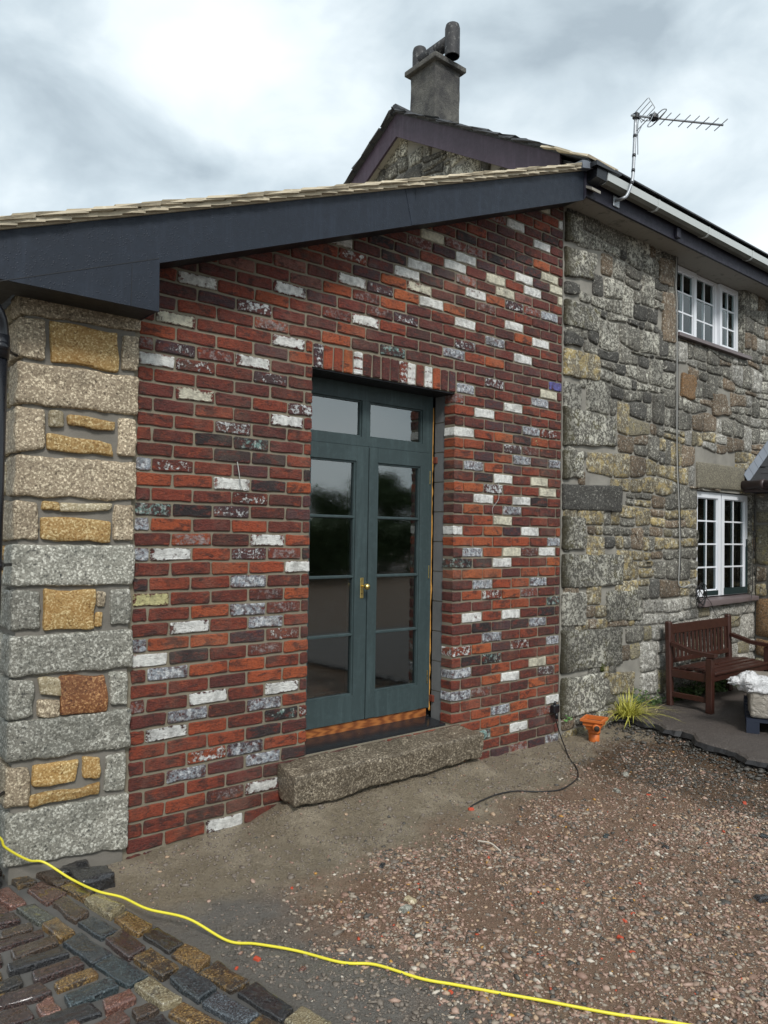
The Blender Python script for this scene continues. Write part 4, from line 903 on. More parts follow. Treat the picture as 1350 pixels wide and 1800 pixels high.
for n_, (t, poly, mt, sd_) in enumerate(allst):
    if t == 'q':
        (a, b, c_, d) = [Vector((x, -.020 if mt is not M_lint else -.014, z)) for x, z in poly]
        bk = [v+Vector((0, .05, 0)) for v in (a, b, c_, d)]
        V, F = rock([a, b, c_, d]+bk, n=(10, 8, 2), r=.02, amp=.008 if mt is not M_lint else .003, freq=14, seed=sd_, wob=.012 if mt is not M_lint else .003)
        link('stone', mesh('stone', V, F, mt, True), wallo); continue
    V, F, (cx, cz) = stone_from_poly(poly, .0058, sd_)
    if n_ < 300: link('stone', mesh('stone', V, F, mt, True), wallo, loc=(cx, 0, cz))
    else: st.add([(x+cx, y, z+cz) for x, y, z in V], F, mats_.index(mt), rnd.random())
if st.V: tag(st.build('smaller_stones', mats_, wallo, True), kind='stuff')
# lower-wall reveals of the windows
MB().box((W1[1]-.006, .004, W1[2]+.006), (W1[1]+.02, .3, HT-.018)).build('window_reveal', M_quoin, wallo); MB().box((W2[1]-.006, .004, W2[2]+.02), (W2[1]+.025, .3, W2[3]-.004)).build('window_reveal', M_quoin, wallo)
# ---- gable wall above the lean-to
GX = 3.42
MB().prism([(GX, .46, 3.9), (GX, 3.75, 3.9), (GX, 3.75, 4.5), (GX, 1.95, 5.62), (GX, .46, 4.72)], (.3, 0, 0)).build('gable_wall', M_hmortar, house)
gable = [o for o in house.children if o.name.startswith('gable_wall')][0]
for i, poly in enumerate(coursed(.5, 3.5, 4.3, 5.6, .15, .2, .08, 23)):
    cx = sum(p[0] for p in poly)/len(poly); cz = sum(p[1] for p in poly)/len(poly)
    lim_ = 5.60-.62*abs(cx-1.95)
    if cz > lim_-.03: continue
    V, F, c0 = stone_from_poly(poly, .007, 900+i); V = [(y*1.6, -x, z) for x, y, z in V]
    link('stone', mesh('stone', V, F, rnd.choice([RB[0], RB[1], RB[2], RB[0]]), True), gable, loc=(GX-.014, c0[0], c0[1]))
# ---- main roof
RGX = 3.30; RY0 = -.31; RYR = 1.95; RZE = 4.375; RZR = 5.70; rs = (RZR-RZE)/(RYR-RY0)
rb = MB(); rb.prism([(RGX+.05, RY0+.03, RZE-.01), (RGX+.05, RYR, RZR-.01), (RGX+.05, 2*RYR-RY0, RZE-.01), (RGX+.05, 2*RYR-RY0, RZE-.06), (RGX+.05, RYR, RZR-.06), (RGX+.05, RY0+.03, RZE-.06)], (6.5, 0, 0)); mroof = rb.build('roof', M_slate, house)
for sgn in (1, -1):
    f = lambda d: RYR-sgn*(RYR-RY0-d)
    z_ = lambda d: RZE+rs*d
    LL = RYR-RY0
    MB().prism([(RGX, f(.28), z_(.28)+.005), (RGX, f(LL), z_(LL)+.005), (RGX, f(LL), z_(LL)-.225), (RGX, f(.28), z_(.28)-.225)], (.025, 0, 0)).build('bargeboard', M_purple, mroof)
    MB().prism([(RGX+.026, f(0), z_(0)-.20), (RGX+.026, f(LL), z_(LL)-.20), (RGX+.026, f(LL), z_(LL)-.18), (RGX+.026, f(0), z_(0)-.18)], (.11, 0, 0)).build('verge_soffit', M_soffw, mroof)
    MB().prism([(RGX-.012, f(.0), z_(0)+.006), (RGX-.012, f(LL), z_(LL)+.006), (RGX-.012, f(LL), z_(LL)+.024), (RGX-.012, f(0), z_(0)+.024)], (.3, 0, 0)).build('verge_mortar', M_slate, mroof)
    d = -.03; k = 0
    while d < LL-.02:
        g_ = .150; r_ = random.Random(k*7+sgn); L = .30; V = []
        for zz in (0, .018):
            V += [(-.05+r_.uniform(-.02, .02), f(d+r_.uniform(-.02, .02)), z_(d)+.034+zz), (-.05+r_.uniform(-.02, .02), f(d+L*.5), z_(d+L*.5)+.026+zz+r_.uniform(-.006, .006)), (-.05+r_.uniform(-.02, .02), f(d+L), z_(d+L)+.010+zz), (.32, f(d+L), z_(d+L)+.010+zz), (.32, f(d), z_(d)+.034+zz)]
        if d+L > LL: V = [(x, (min(y, RYR) if sgn > 0 else max(y, RYR)), min(z, RZR+.05)) for x, y, z in V]
        F = [(4, 3, 2, 1, 0), (5, 6, 7, 8, 9), (0, 1, 6, 5), (1, 2, 7, 6), (2, 3, 8, 7), (3, 4, 9, 8), (4, 0, 5, 9)]
        if sgn < 0: F = [t[::-1] for t in F]
        link('slate', mesh('slate', V, F, M_tan if (sgn > 0 and k < 2) else M_slate), mroof, loc=(RGX, 0, 0)); d += g_; k += 1
    fl = MB(); d = -.03; k = 0
    while d < LL-.1:
        for j in range(20):
            x0 = RGX+.28+j*.30+(.15 if k % 2 else 0); fl.prism([(x0, f(d), z_(d)+.03), (x0, f(d+.28), z_(d+.28)+.012), (x0, f(d+.28), z_(d+.28)+.022), (x0, f(d), z_(d)+.042)], (.296, 0, 0))
        d += .15; k += 1
    tag(fl.build('slates_up_the_roof', M_slate, mroof), kind='stuff')
for j in range(12):
    x0 = RGX-.03+j*.45; MB().prism([(x0, RYR-.10, RZR-.0), (x0, RYR-.02, RZR+.085), (x0, RYR+.02, RZR+.085), (x0, RYR+.10, RZR-.0)], (.44, 0, 0)).build('ridge_tile', M_slate, mroof)
# fascia, soffit, gutter
fas = MB().box((XB+.028, BY, 4.150), (HR, BY+.022, 4.345)).build('fascia', M_fdark, house)
MB().box((3.20, BY+.024, 4.176), (HR, .47, 4.190)).build('soffit', M_soffw, house)
MB().prism([(XB+.002, BY-.006, soffit_z(XB)-.016), (XB+.026, BY-.006, 4.148), (XB+.036, BY-.006, 4.33), (XB+.002, BY-.006, rtop(XB)+.0)], (0, .02, 0)).build('corner_cover', M_fdark, house)
def ogee(x0, x1, mb, t=0):
    prof = [(BY-.004, 4.335), (BY-.004, 4.278), (BY-.03, 4.259), (BY-.07, 4.259), (BY-.098, 4.278), (BY-.104, 4.335), (BY-.094, 4.335), (BY-.088, 4.284), (BY-.067, 4.267), (BY-.03, 4.267), (BY-.012, 4.284), (BY-.012, 4.335)]
    V = [(x, y-(t if i < 6 and y < BY-.01 else 0), z-(t if 1 <= i <= 4 else 0)) for x in (x0, x1) for i, (y, z) in enumerate(prof)]
    n = len(prof); F = [(i, (i+1) % n, (i+1) % n+n, i+n) for i in range(n)]; F = [f_[::-1] for f_ in F]
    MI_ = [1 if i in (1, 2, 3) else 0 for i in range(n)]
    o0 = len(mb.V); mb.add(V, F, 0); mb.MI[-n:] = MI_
    a, b = V[:n], V[n:]
    for base in (0, n):
        for i in range(5): mb.add([V[base+i], V[base+i+1], V[base+n-2-i], V[base+n-1-i]], [(0, 1, 2, 3)], 0)
    return mb
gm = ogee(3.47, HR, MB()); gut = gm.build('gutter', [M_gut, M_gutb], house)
MB().prism([(3.34, BY-.004, 4.35), (3.34, BY-.10, 4.35), (3.34, BY-.09, 4.27), (3.34, BY-.004, 4.25)], (.128, 0, 0)).build('gutter_stop_end', M_black, gut)
MB().prism([(3.30, BY-.12, 4.335), (3.62, BY-.12, 4.352), (3.62, BY-.12, 4.362), (3.30, BY-.12, 4.37)], (0, .25, 0)).build('eaves_flashing', M_black, gut)
for px_ in (1160, 1248, 1325):
    p = on(px_, 372+(px_-1160)*.52, 1, BY-.11); x = p.x; ogee(x-.012, x+.012, MB(), .004).build('gutter_bracket', [M_gut, M_gut], gut)
MB().box((4.60, BY-.03, 4.165), (4.66, BY-.001, 4.25), .004).build('junction_box', M_fdark, fas)
# ---- chimney
CX0, CX1, CY0, CY1 = 3.535, 3.875, 1.65, 2.02
def wavy_box(a, b, n, amp, name, mat, par):
    q = [Vector(v) for v in [(a[0], a[1], b[2]), (b[0], a[1], b[2]), (b[0], a[1], a[2]), (a[0], a[1], a[2]), (a[0], b[1], b[2]), (b[0], b[1], b[2]), (b[0], b[1], a[2]), (a[0], b[1], a[2])]]
    V, F = rock(q, n=n, r=.008, amp=amp, freq=9, skip_back=False); return link(name, mesh(name, V, F, mat, True), par)
ch = wavy_box((CX0, CY0, 5.2), (CX1, CY1, 6.20), (8, 20, 8), .004, 'chimney', M_render, house)
wavy_box((CX0-.045, CY0-.045, 6.195), (CX1+.045, CY1+.045, 6.25), (8, 4, 8), .003, 'cap', M_render, ch)
cc_ = Vector(((CX0+CX1)/2, (CY0+CY1)/2, 6.25))
def vt(y, r0=.074, zb=6.27, zt=6.60):
    m_ = MB(); p = lambda z: (cc_.x, y, z)
    m_.tube([p(zb), p(zt-.05), p(zt-.02), p(zt-.004), p(zt)], [r0, r0, r0*.9, r0*.6, r0*.15], 16, caps=False)
    m_.tube([p(zb+.002), p(zt-.06)], r0-.012, 16, 1, caps=False); m_.tube([p(zt-.07), p(zt-.065)], r0-.013, 12, 1)
    V = []; n = 16
    for rr_ in (r0, r0-.012):
        for k in range(n): a = 2*math.pi*k/n; V.append((cc_.x+rr_*math.cos(a), y+rr_*math.sin(a), zb+.001))
    m_.add(V, [(k, (k+1) % n, n+(k+1) % n, n+k) for k in range(n)], 0); return m_
cw = MB().tube([cc_, cc_+Vector((0, 0, .2))], .068, 14).build('cowl', M_cowl, ch, True)
COWL_Y = .24
for s_ in (-1, 1): vt(cc_.y+s_*COWL_Y).build('cowl_pipe', [M_cowl, M_black], ch, True)
MB().tube([(cc_.x, cc_.y-COWL_Y, 6.44), (cc_.x, cc_.y+COWL_Y, 6.44)], .064, 14).build('cowl_crosspipe', M_cowl, ch, True)
# ---- windows
def casement(win, x0, x1, z0, z1, y, cols, rows, fw=.045, net=None):
    f = MB(); f.box((x0, y, z0), (x0+fw, y+.05, z1)); f.box((x1-fw, y, z0), (x1, y+.05, z1)); f.box((x0+fw, y, z0), (x1-fw, y+.05, z0+fw)); f.box((x0+fw, y, z1-fw), (x1-fw, y+.05, z1))
    a, b, c_, d = x0+fw, x1-fw, z0+fw, z1-fw
    f.box((a, y+.012, c_), (a+.010, y+.04, d)); f.box((b-.010, y+.012, c_), (b, y+.04, d)); f.box((a, y+.012, c_), (b, y+.04, c_+.010)); f.box((a, y+.012, d-.010), (b, y+.04, d))
    f.build('sash', M_upvc, win)
    for i in range(1, cols): x = a+(b-a)*i/cols; MB().box((x-.0075, y+.017, c_), (x+.0075, y+.03, d)).build('glazing_bar', M_upvc, win)
    for j in range(1, rows): z = c_+(d-c_)*j/rows; MB().box((a, y+.0165, z-.0075), (b, y+.0305, z+.0075)).build('glazing_bar', M_upvc, win)
    for i in range(cols):
        for j in range(rows):
            MB().box((a+(b-a)*i/cols+.002, y+.022, c_+(d-c_)*j/rows+.002), (a+(b-a)*(i+1)/cols-.002, y+.026, c_+(d-c_)*(j+1)/rows-.002)).build('pane', M_glassw, win)
wy = .085
def outer(x0, x1, z0, z1, y, name, muls):
    f = MB(); t = .03
    f.box((x0, y+.012, z0), (x0+t, y+.075, z1)); f.box((x1-t, y+.012, z0), (x1, y+.075, z1)); f.box((x0+t, y+.012, z0), (x1-t, y+.075, z0+t)); f.box((x0+t, y+.012, z1-t), (x1-t, y+.075, z1))
    for m_ in muls: f.box((m_-.018, y+.012, z0+t), (m_+.018, y+.075, z1-t))
    f.box((x0+.02, y+.5, z0-.02), (x1-.02, y+.52, z1), mi=1)
    for s_ in (x0-.01, x1): f.box((s_, y+.076, z0), (s_+.01, y+.5, z1), mi=1)
    f.box((x0, y+.076, z1), (x1, y+.5, z1+.01), mi=1); f.box((x0, y+.076, z0-.01), (x1, y+.5, z0), mi=1)
    return f.build(name, [M_upvc, M_room], house)
win1 = outer(5.13, 6.435, 3.50, 4.174, wy, 'window', (5.60, 6.03))
casement(win1, 5.14, 5.595, 3.505, 4.168, wy-.01, 2, 3); casement(win1, 5.605, 6.012, 3.505, 4.168, wy+.006, 2, 3, .022); casement(win1, 6.042, 6.428, 3.505, 4.168, wy-.022, 2, 3)
cur = MB(); V = []; F = []
for (a, b, zt) in ((5.17, 5.58, 4.02), (5.63, 5.95, 4.02), (6.10, 6.31, 4.03)):
    n = 26; V = []; 
    for i in range(n+1):
        x = a+(b-a)*i/n; yy_ = wy+.10+.012*math.sin(i*1.25)+.006*math.sin(i*2.9); V += [(x, yy_, 3.52), (x, yy_, zt)]
    cur.add(V, [(2*i, 2*i+2, 2*i+3, 2*i+1) for i in range(n)])
cur.build('net_curtain', M_net, win1, True)
MB().prism([(5.07, -.045, W1[2]-.028), (6.50, -.045, W1[2]-.028), (6.50, .12, W1[2]-.028), (5.07, .12, W1[2]-.028)], (0, 0, .032)).build('window_sill', M_psill, win1)
w2y = .055
win2 = outer(5.515, 6.615, 1.01, 2.04, w2y, 'window', (6.045,))
casement(win2, 5.52, 6.035, 1.015, 2.035, w2y-.012, 2, 4, .055); casement(win2, 6.055, 6.61, 1.015, 2.035, w2y-.012, 2, 4, .055)
bl = MB()
for i in range(30): x = 5.56+i*.035; bl.prism([(x, w2y+.14, 1.03), (x+.022, w2y+.155, 1.03), (x+.022, w2y+.157, 1.03), (x, w2y+.142, 1.03)], (0, 0, .98))
bl.build('vertical_blind', M_blind, win2)
MB().box((6.562, w2y-.016, 1.02), (6.606, w2y-.0125, 1.50)).box((6.10, w2y-.0165, 1.018), (6.602, w2y-.0128, 1.085)).box((6.572, w2y-.0168, 1.495), (6.60, w2y-.0130, 1.58)).build('dark_painted_patch', M_greenp, win2)
MB().box((5.70, w2y-.0165, 1.022), (5.98, w2y-.0128, 1.068)).build('dark_painted_patch', M_greenp, win2)
V, F = rock([Vector(v) for v in [(5.50, -.075, .992), (6.66, -.06, .992), (6.66, -.06, .945), (5.50, -.075, .93), (5.50, .10, 1.006), (6.66, .10, 1.006), (6.66, .10, .94), (5.50, .10, .93)]], n=(16, 3, 4), r=.008, amp=.003, seed=8)
link('window_sill', mesh('window_sill', V, F, M_psill, True), win2)
# ================================================================== LOW WING AT THE RIGHT
wing = tag(empty('stone_wing', (6.68, -1, 0)), 'low slate-roofed stone wing with a brown gutter at the right-hand edge', 'house wing')
WX = 6.685
ww = MB().box((WX, -3.2, -.1), (WX+.3, -.002, 2.12)).build('wing_wall', M_pmortar, wing)
for i, poly in enumerate(coursed(0, 3.1, 0.05, 2.1, .22, .24, .07, 31)):
    V, F, c0 = stone_from_poly(poly, .014, 1700+i); V = [(y*1.3, -x, z) for x, y, z in V]
    link('stone', mesh('stone', V, F, rnd.choice([RB[7], RB[7], RB[5], RB[4], RB[6], RB[3]]), True), ww, loc=(WX-.012, -c0[0], c0[1]))
wr_sl = .72; WE = 6.43
wz = lambda x: 2.165+wr_sl*(x-WE)
wr = MB().prism([(WE+.02, -3.3, wz(WE+.02)-.02), (8.4, -3.3, wz(8.4)-.02), (8.4, -3.3, wz(8.4)-.06), (WE+.02, -3.3, wz(WE+.02)-.06)], (0, 3.29, 0)).build('wing_roof', M_slate, wing)
for k in range(14):
    x = WE+.0+k*.115
    for j in range(13):
        y1_ = -.004-.25*j-(.12 if k % 2 else 0)
        if k > 6 or j > 4:
            continue
        m_ = MB().prism([(x, y1_, wz(x)+.004), (x+.22, y1_, wz(x+.22)-.006), (x+.22, y1_, wz(x+.22)+.003), (x, y1_, wz(x)+.014)], (0, -.246, 0)); m_.build('slate', M_slate, wr)
for k in range(9):
    x = WE-.02+k*.11; MB().prism([(x, -.055, wz(x)+.012), (x+.105, -.055, wz(x+.105)+.012), (x+.105, -.006, wz(x+.105)+.10), (x, -.006, wz(x)+.10)], (0, -.006, 0)).build('lead_flashing', M_lead, wr)
MB().box((WE-.02, -3.3, 2.06), (WE-.0, -.01, 2.15)).build('wing_fascia', M_brown, wing)
MB().box((WE, -3.3, 2.06), (WX, -.01, 2.075)).build('wing_soffit', M_fdark, wing)
wg = MB().tube([(WE-.06, -.02, 2.135), (WE-.06, -3.3, 2.135)], .045, 12).build('wing_gutter', M_brown, wing, True)
MB().tube([(WE-.06, -.20, 2.135), (WE-.06, -.24, 2.135)], .051, 12).build('gutter_bracket', M_brown, wg, True)
# ================================================================== SETT PAVING
SZ = .034
V = []; F = []
ys = [1.2-.12*i for i in range(40)]
for y in ys:
    xe = min(sett_x(y), -.03 if y > -.03 else 9)
    for j in range(31):
        x = -3.2+(xe+3.2)*j/30; V.append((x, y, .012+.006*noise.noise(Vector((x*6, y*6, 5)))-(.04 if j == 30 else 0)))
F = [(i*31+j, (i+1)*31+j, (i+1)*31+j+1, i*31+j+1) for i in range(len(ys)-1) for j in range(30)]
pav = tag(link('sett_paving', mesh('sett_paving', V, F, M_bed, True)), kind='structure')
S1 = (3.97, 0, 1460); S2 = (3.97, 260, 1560)
ST = [(S1, 'black', [(100,190),(290,185),(370,235),(215,285)]), (S1, 'brown', [(235,285),(370,235),(515,330),(400,380)]), (S1, 'golddark', [(415,385),(520,330),(670,410),(580,475)]), (S1, 'cream', [(590,480),(690,430),(870,520),(770,600)]),
 (S1, 'gold', [(795,600),(890,545),(1065,640),(960,715)]), (S1, 'bgold', [(1000,715),(1100,650),(1285,760),(1180,835)]), (S2, 'gold', [(165,450),(260,380),(440,470),(350,570)]), (S2, 'golddark', [(370,590),(480,490),(705,625),(590,705)]),
 (S2, 'black', [(625,720),(760,635),(1015,810),(930,915)]), (S2, 'cream', [(955,905),(1070,820),(1290,940),(1200,1030)]),
 (S1, 'golddark', [(20,300),(130,270),(260,345),(130,380)]), (S1, 'redbrown', [(185,400),(290,350),(465,430),(330,500)]), (S1, 'brown', [(370,500),(450,455),(625,560),(520,620)]), (S1, 'slate', [(545,630),(650,580),(825,670),(710,740)]),
 (S1, 'maroon', [(735,755),(840,680),(1025,800),(895,875)]), (S1, 'golddark', [(930,880),(1050,810),(1250,945),(1130,1010)]), (S2, 'slate', [(145,620),(260,545),(485,695),(350,770)]), (S2, 'grey', [(380,790),(490,710),(780,870),(650,950)]), (S2, 'golddark', [(700,950),(800,870),(960,950),(850,1050)]),
 (S1, 'pink', [(-60,430),(60,370),(190,485),(70,520)]), (S1, 'green', [(110,530),(240,490),(385,590),(265,635)]), (S1, 'gold', [(285,650),(390,595),(535,690),(420,750)]), (S1, 'slate', [(440,770),(560,705),(785,850),(640,915)]),
 (S1, 'teal', [(665,915),(800,850),(1030,1000),(890,1070)]), (S1, 'cream', [(935,1075),(1050,1010),(1270,1160),(1130,1210)]), (S2, 'gold', [(145,860),(240,785),(545,940),(400,1010)]),
 (S1, 'maroon', [(-40,590),(100,560),(145,615),(-20,660)]), (S1, 'brown', [(5,690),(215,620),(240,660),(10,740)]), (S1, 'maroon', [(-40,765),(280,670),(305,710),(-20,815)]), (S1, 'brown', [(80,820),(380,725),(410,780),(105,885)]),
 (S1, 'black', [(50,930),(430,800),(485,850),(70,985)]), (S1, 'maroon', [(220,980),(530,880),(580,930),(250,1045)]), (S1, 'gold', [(375,1045),(640,940),(695,990),(400,1105)]), (S1, 'teal', [(445,1130),(770,1020),(825,1080),(490,1215)]),
 (S1, 'bgold', [(-60,1065),(140,990),(165,1050),(-40,1120)]), (S1, 'maroon', [(-60,1160),(290,1045),(370,1120),(-20,1225)]), (S1, 'pink', [(255,1200),(360,1140),(440,1250),(290,1280)]), (S1, 'pink', [(710,1190),(900,1100),(955,1160),(745,1255)]),
 (S1, 'brown', [(915,1240),(1050,1180),(1120,1230),(950,1310)]), (S1, 'maroon', [(-60,1290),(180,1200),(240,1290),(-40,1390)]), (S1, 'black', [(130,1340),(620,1180),(710,1250),(300,1400)]), (S1, 'redbrown', [(560,1370),(850,1250),(905,1310),(640,1420)]),
 (S1, 'black', [(860,1380),(1130,1265),(1200,1340),(950,1430)]), (S1, 'redbrown', [(-60,535),(30,510),(70,550),(-40,595)]), (S1, 'brown', [(-70,240),(60,180),(110,260),(-30,300)]), (S1, 'maroon', [(-90,880),(0,850),(25,910),(-70,950)]), (S1, 'black', [(-70,310),(0,330),(20,350),(-60,400)]),
 (S1, 'golddark', [(-70,990),(0,970),(20,1015),(-60,1050)]), (S1, 'slate', [(-10,1400),(240,1330),(290,1400),(40,1480)])]
dug = []
for i, ((sc, ox, oy), mt, pts) in enumerate(ST):
    q = [on(ox+x/sc, oy+y/sc, 2, SZ) for x, y in pts]
    q = [q[3], q[2], q[1], q[0]] if False else q
    dz = Vector((rr.uniform(-.004, .004), rr.uniform(-.004, .004), rr.uniform(-.005, .006)))
    q = [v+Vector((0, 0, dz.z+(dz.x if j in (0, 3) else -dz.x))) for j, v in enumerate(q)]
    c = sum(q, Vector())/4; q = [c+(v-c)*1.04 for v in q]; dug.append((c.x, c.y))
    bk = [v+Vector((0, 0, -.07)) for v in q]
    V, F = rock(q+bk, n=(11, 9, 3), r=.009, amp=.0028, freq=20, seed=i*.77, wob=.007)
    link('sett', mesh('sett', V, F, SM[mt], True), pav)
me_s = {}
more = MB(); kl = list(SM)          # the paving goes on beyond the picture
for i in range(-9, 1):
    for j in range(-16, 14):
        x = -.05+i*.20+.02*math.sin(j*2.1)-.25*(j > 8); y = -1.6+j*.105
        if x > sett_x(y)-.06 or (y > -.06 and x > PX-.25): continue
        px_, py_ = prj((x, y, SZ)); px2, py2 = prj((x+.08, y, SZ))
        if px2 > -12 and py_ < 1815 and px_ > -40: continue
        q = [Vector((x-.085, y+.042, SZ-.004)), Vector((x+.085, y+.042, SZ)), Vector((x+.085, y-.042, SZ-.002)), Vector((x-.085, y-.042, SZ))]
        V, F = rock(q+[v+Vector((0, 0, -.06)) for v in q], n=(4, 3, 1), r=.012, amp=.004, freq=18, seed=i*7+j, wob=.008); more.add(V, F, (i*5+j*3) % len(kl))
tag(more.build('setts_beyond', [SM[k] for k in kl], pav, True), kind='stuff')
# ================================================================== LOOSE STONE
def chips(name, n, region, size, seed, lift=.3, cr=None):
    R = np.random.RandomState(seed); t = (1+5**.5)/2
    ico = np.array([(-1,t,0),(1,t,0),(-1,-t,0),(1,-t,0),(0,-1,t),(0,1,t),(0,-1,-t),(0,1,-t),(t,0,-1),(t,0,1),(-t,0,-1),(-t,0,1)], float); ico /= np.linalg.norm(ico[0])
    fa = np.array([(0,11,5),(0,5,1),(0,1,7),(0,7,10),(0,10,11),(1,5,9),(5,11,4),(11,10,2),(10,7,6),(7,1,8),(3,9,4),(3,4,2),(3,2,6),(3,6,8),(3,8,9),(4,9,5),(2,4,11),(6,2,10),(8,6,7),(9,8,1)])
    P = []; Cc_ = []; Sz = []
    k = 0
    while len(P) < n and k < n*30:
        k += 1; x, y = R.uniform(region[0], region[1]), R.uniform(region[2], region[3])
        px_, py_ = prj((x, y, 0))
        dens = density(x, y)
        if R.rand() > dens: continue
        s_ = size[0]*(size[1]/size[0])**(R.rand()**2.0); P.append((x, y, gz(x, y)+s_*lift-.001)); Sz.append(s_)
        q = R.rand()
        dark = x > 3.0+.3*noise.noise(Vector((x*2, y*2, 0))) and y < -.4
        Cc_.append(cr if cr is not None else (q*.12 if dark and R.rand() < .6 else (.10+q*.13 if (x < .35+.2*noise.noise(Vector((y*2, 0, 0))) or y > -.8+.1*x) and R.rand() < .88 else q)))
    P = np.array(P); Sz = np.array(Sz); m = len(P)
    V = ico[None]*(1+R.uniform(-.42, .34, (m, 12, 1)))*Sz[:, None, None]*np.stack([R.uniform(.7, 1.6, m), R.uniform(.5, 1.05, m), R.uniform(.3, .7, m)], 1)[:, None, :]
    a = R.uniform(0, 6.28, m); ca, sa = np.cos(a)[:, None], np.sin(a)[:, None]; tl = R.uniform(-.5, .5, m); ct, st_ = np.cos(tl)[:, None], np.sin(tl)[:, None]
    X, Y, Z = V[..., 0], V[..., 1], V[..., 2]; Y, Z = Y*ct-Z*st_, Y*st_+Z*ct; X, Y = X*ca-Y*sa, X*sa+Y*ca
    V = np.stack([X, Y, Z], -1)+P[:, None, :]
    Fi = (fa[None]+12*np.arange(m)[:, None, None]).reshape(-1, 3)
    me = bpy.data.meshes.new(name); me.vertices.add(m*12); me.vertices.foreach_set('co', V.reshape(-1)); me.loops.add(len(Fi)*3); me.loops.foreach_set('vertex_index', Fi.reshape(-1).astype(np.int32))
    me.polygons.add(len(Fi)); me.polygons.foreach_set('loop_start', np.arange(0, len(Fi)*3, 3, dtype=np.int32)); me.polygons.foreach_set('loop_total', np.full(len(Fi), 3, np.int32))
    me.update(calc_edges=True); at = me.attributes.new('rnd', 'FLOAT', 'POINT'); at.data.foreach_set('value', np.repeat(np.array(Cc_), 12).astype(np.float32)); me.materials.append(M_chips)
    return link(name, me)
def density(x, y):
    if x > slab_x(y)-.01 or x < sett_x(y)+.015 and y < .1: return 0
    if y > -.02: return 0
    b = noise.noise(Vector((x*1.3, y*1.3, 7)))+.5*noise.noise(Vector((x*3.5, y*3.5, 7)))
    lim_ = .12*x-.98+.28*b
    if y > lim_: d = .12+.22*max(0, b)
    else: d = .62+.95*b
    if x < .45+.25*b and y < -.5: d *= .25
    if x > 2.7 and y < -.2: d = max(d, .35)*(.9 if x < slab_x(y)-.25 else .5)
    d *= max(.25, min(1.0, 2.3/max(.5, math.hypot(x-CC.x, y-CC.y)-.9)))
    return min(1, max(0.03, d))
tag(chips('gravel', 60000, (-.1, 4.4, -2.9, 0), (.0030, .0115), 3), kind='stuff')
tag(chips('coarse_gravel', 3200, (0, 4.2, -2.8, -.2), (.009, .019), 5, .2), kind='stuff')
_dens = density
def density(x, y):
    return min(1, _dens(x, y)*4) if y > -1.15+.1*x else .12
def _clods():
    o = chips('soil_clods', 26000, (-.1, 3.9, -1.3, 0), (.0035, .012), 9, .05, .5); o.data.materials.clear(); o.data.materials.append(M_ground); return o
tag(_clods(), kind='stuff')
def density(x, y):
    d = slab_x(y)-x; return 1 if -.03 < d < .05 else (.35 if -.05 < d < .16 else (.04 if 0 < d < .4 else 0))
tag(chips('asphalt_crumbs', 1500, (3.5, 4.4, -2.2, .1), (.006, .022), 15, .6, .03), kind='stuff')
def chunk(px_, py_, s, mat, label, cat='stone', n=1, flat=.6, grp=None, rot=None):
    p = on(px_, py_, 2, 0); p.z = gz(p.x, p.y)+(.10 if p.x > slab_x(p.y) else 0); a = rot if rot is not None else rr.uniform(0, 3); u_ = Vector((math.cos(a), math.sin(a), 0))*s*.5; v_ = Vector((-math.sin(a), math.cos(a), 0))*s*.33; h = Vector((0, 0, s*flat*.55)); b = Vector((0, 0, -s*.12))
    q = [p-u_*.8+v_*.8+h, p+u_*.7+v_+h*.9, p+u_*.9-v_*.8+h, p-u_-v_*.7+h*.85, p-u_*1.1+v_*1.1+b, p+u_+v_*1.1+b, p+u_*1.1-v_+b, p-u_*1.1-v_+b]
    V, F = rock(q, n=(5, 4, 3), r=s*.12, amp=s*.05, freq=2.2/s*.6, seed=rr.random()*40, skip_back=False)
    o = link('stone_chunk' if cat == 'stone' else 'brick_fragment', mesh('chunk', V, F, mat)); tag(o, label, cat, grp); return o
chunk(721, 1588, .058, M_granp, 'upper of the two pale grey stones lying together in the sandy soil'); chunk(713, 1605, .060, M_granc, 'lower of the two pale grey stones lying together in the sandy soil')
chunk(672, 1524, .042, SM['black'], 'small black stone on the wet soil below the doorstep'); chunk(1340, 1580, .065, SM['black'], 'black stone at the right-hand edge of the gravel'); chunk(1345, 1472, .06, SM['slate'], 'dark stone at the edge of the dark soil near the pallet')
chunk(1066, 1470, .045, SM['teal'], 'flat bluish stone in the middle of the gravel'); chunk(1170, 1487, .04, SM['black'], 'small black stone in the gravel right of the flat bluish one')
chunk(1084, 1395, .05, M_granc, 'grey stone among the rubble below the orange drain gully'); chunk(1100, 1361, .06, M_granc, 'grey stone on the mortar-stained soil right of the cable'); chunk(813, 1352, .001+.03, SM['brown'], 'brown stone lodged under the right end of the doorstep')
M_red = plain('brick_red_fragment', (.42, .06, .025), .7, 0, .3, .4, 60)
for px_, py_, s, lb in ((828, 1423, .036, 'red brick fragment on the wet soil nearest the end of the black cable'), (452, 1683, .030, 'orange-red brick fragment beside the yellow hose and the setts'), (416, 1697, .017, 'tiny red brick fragment touching the edge of the setts'), (1090, 1653, .028, 'largest red brick fragment in the middle of the gravel'), (1110, 1676, .020, 'red brick fragment just below the largest one in the gravel'), (1098, 1623, .022, 'red brick fragment just above the largest one in the gravel'), (792, 1749, .02, 'small orange-red fragment just below the yellow hose'), (513, 1566, .020, 'red brick fragment in the gravel above the yellow hose'), (1140, 1401, .03, 'red brick fragment in the grey rubble near the asphalt'), (1309, 1413, .035, 'red brick fragment in the dark soil by the asphalt edge'), (532, 1705, .03, 'pinkish stone fragment on the grey grit')):
    chunk(px_, py_, s, M_red if 'pink' not in lb else SM['pink'], lb, 'brick fragment')
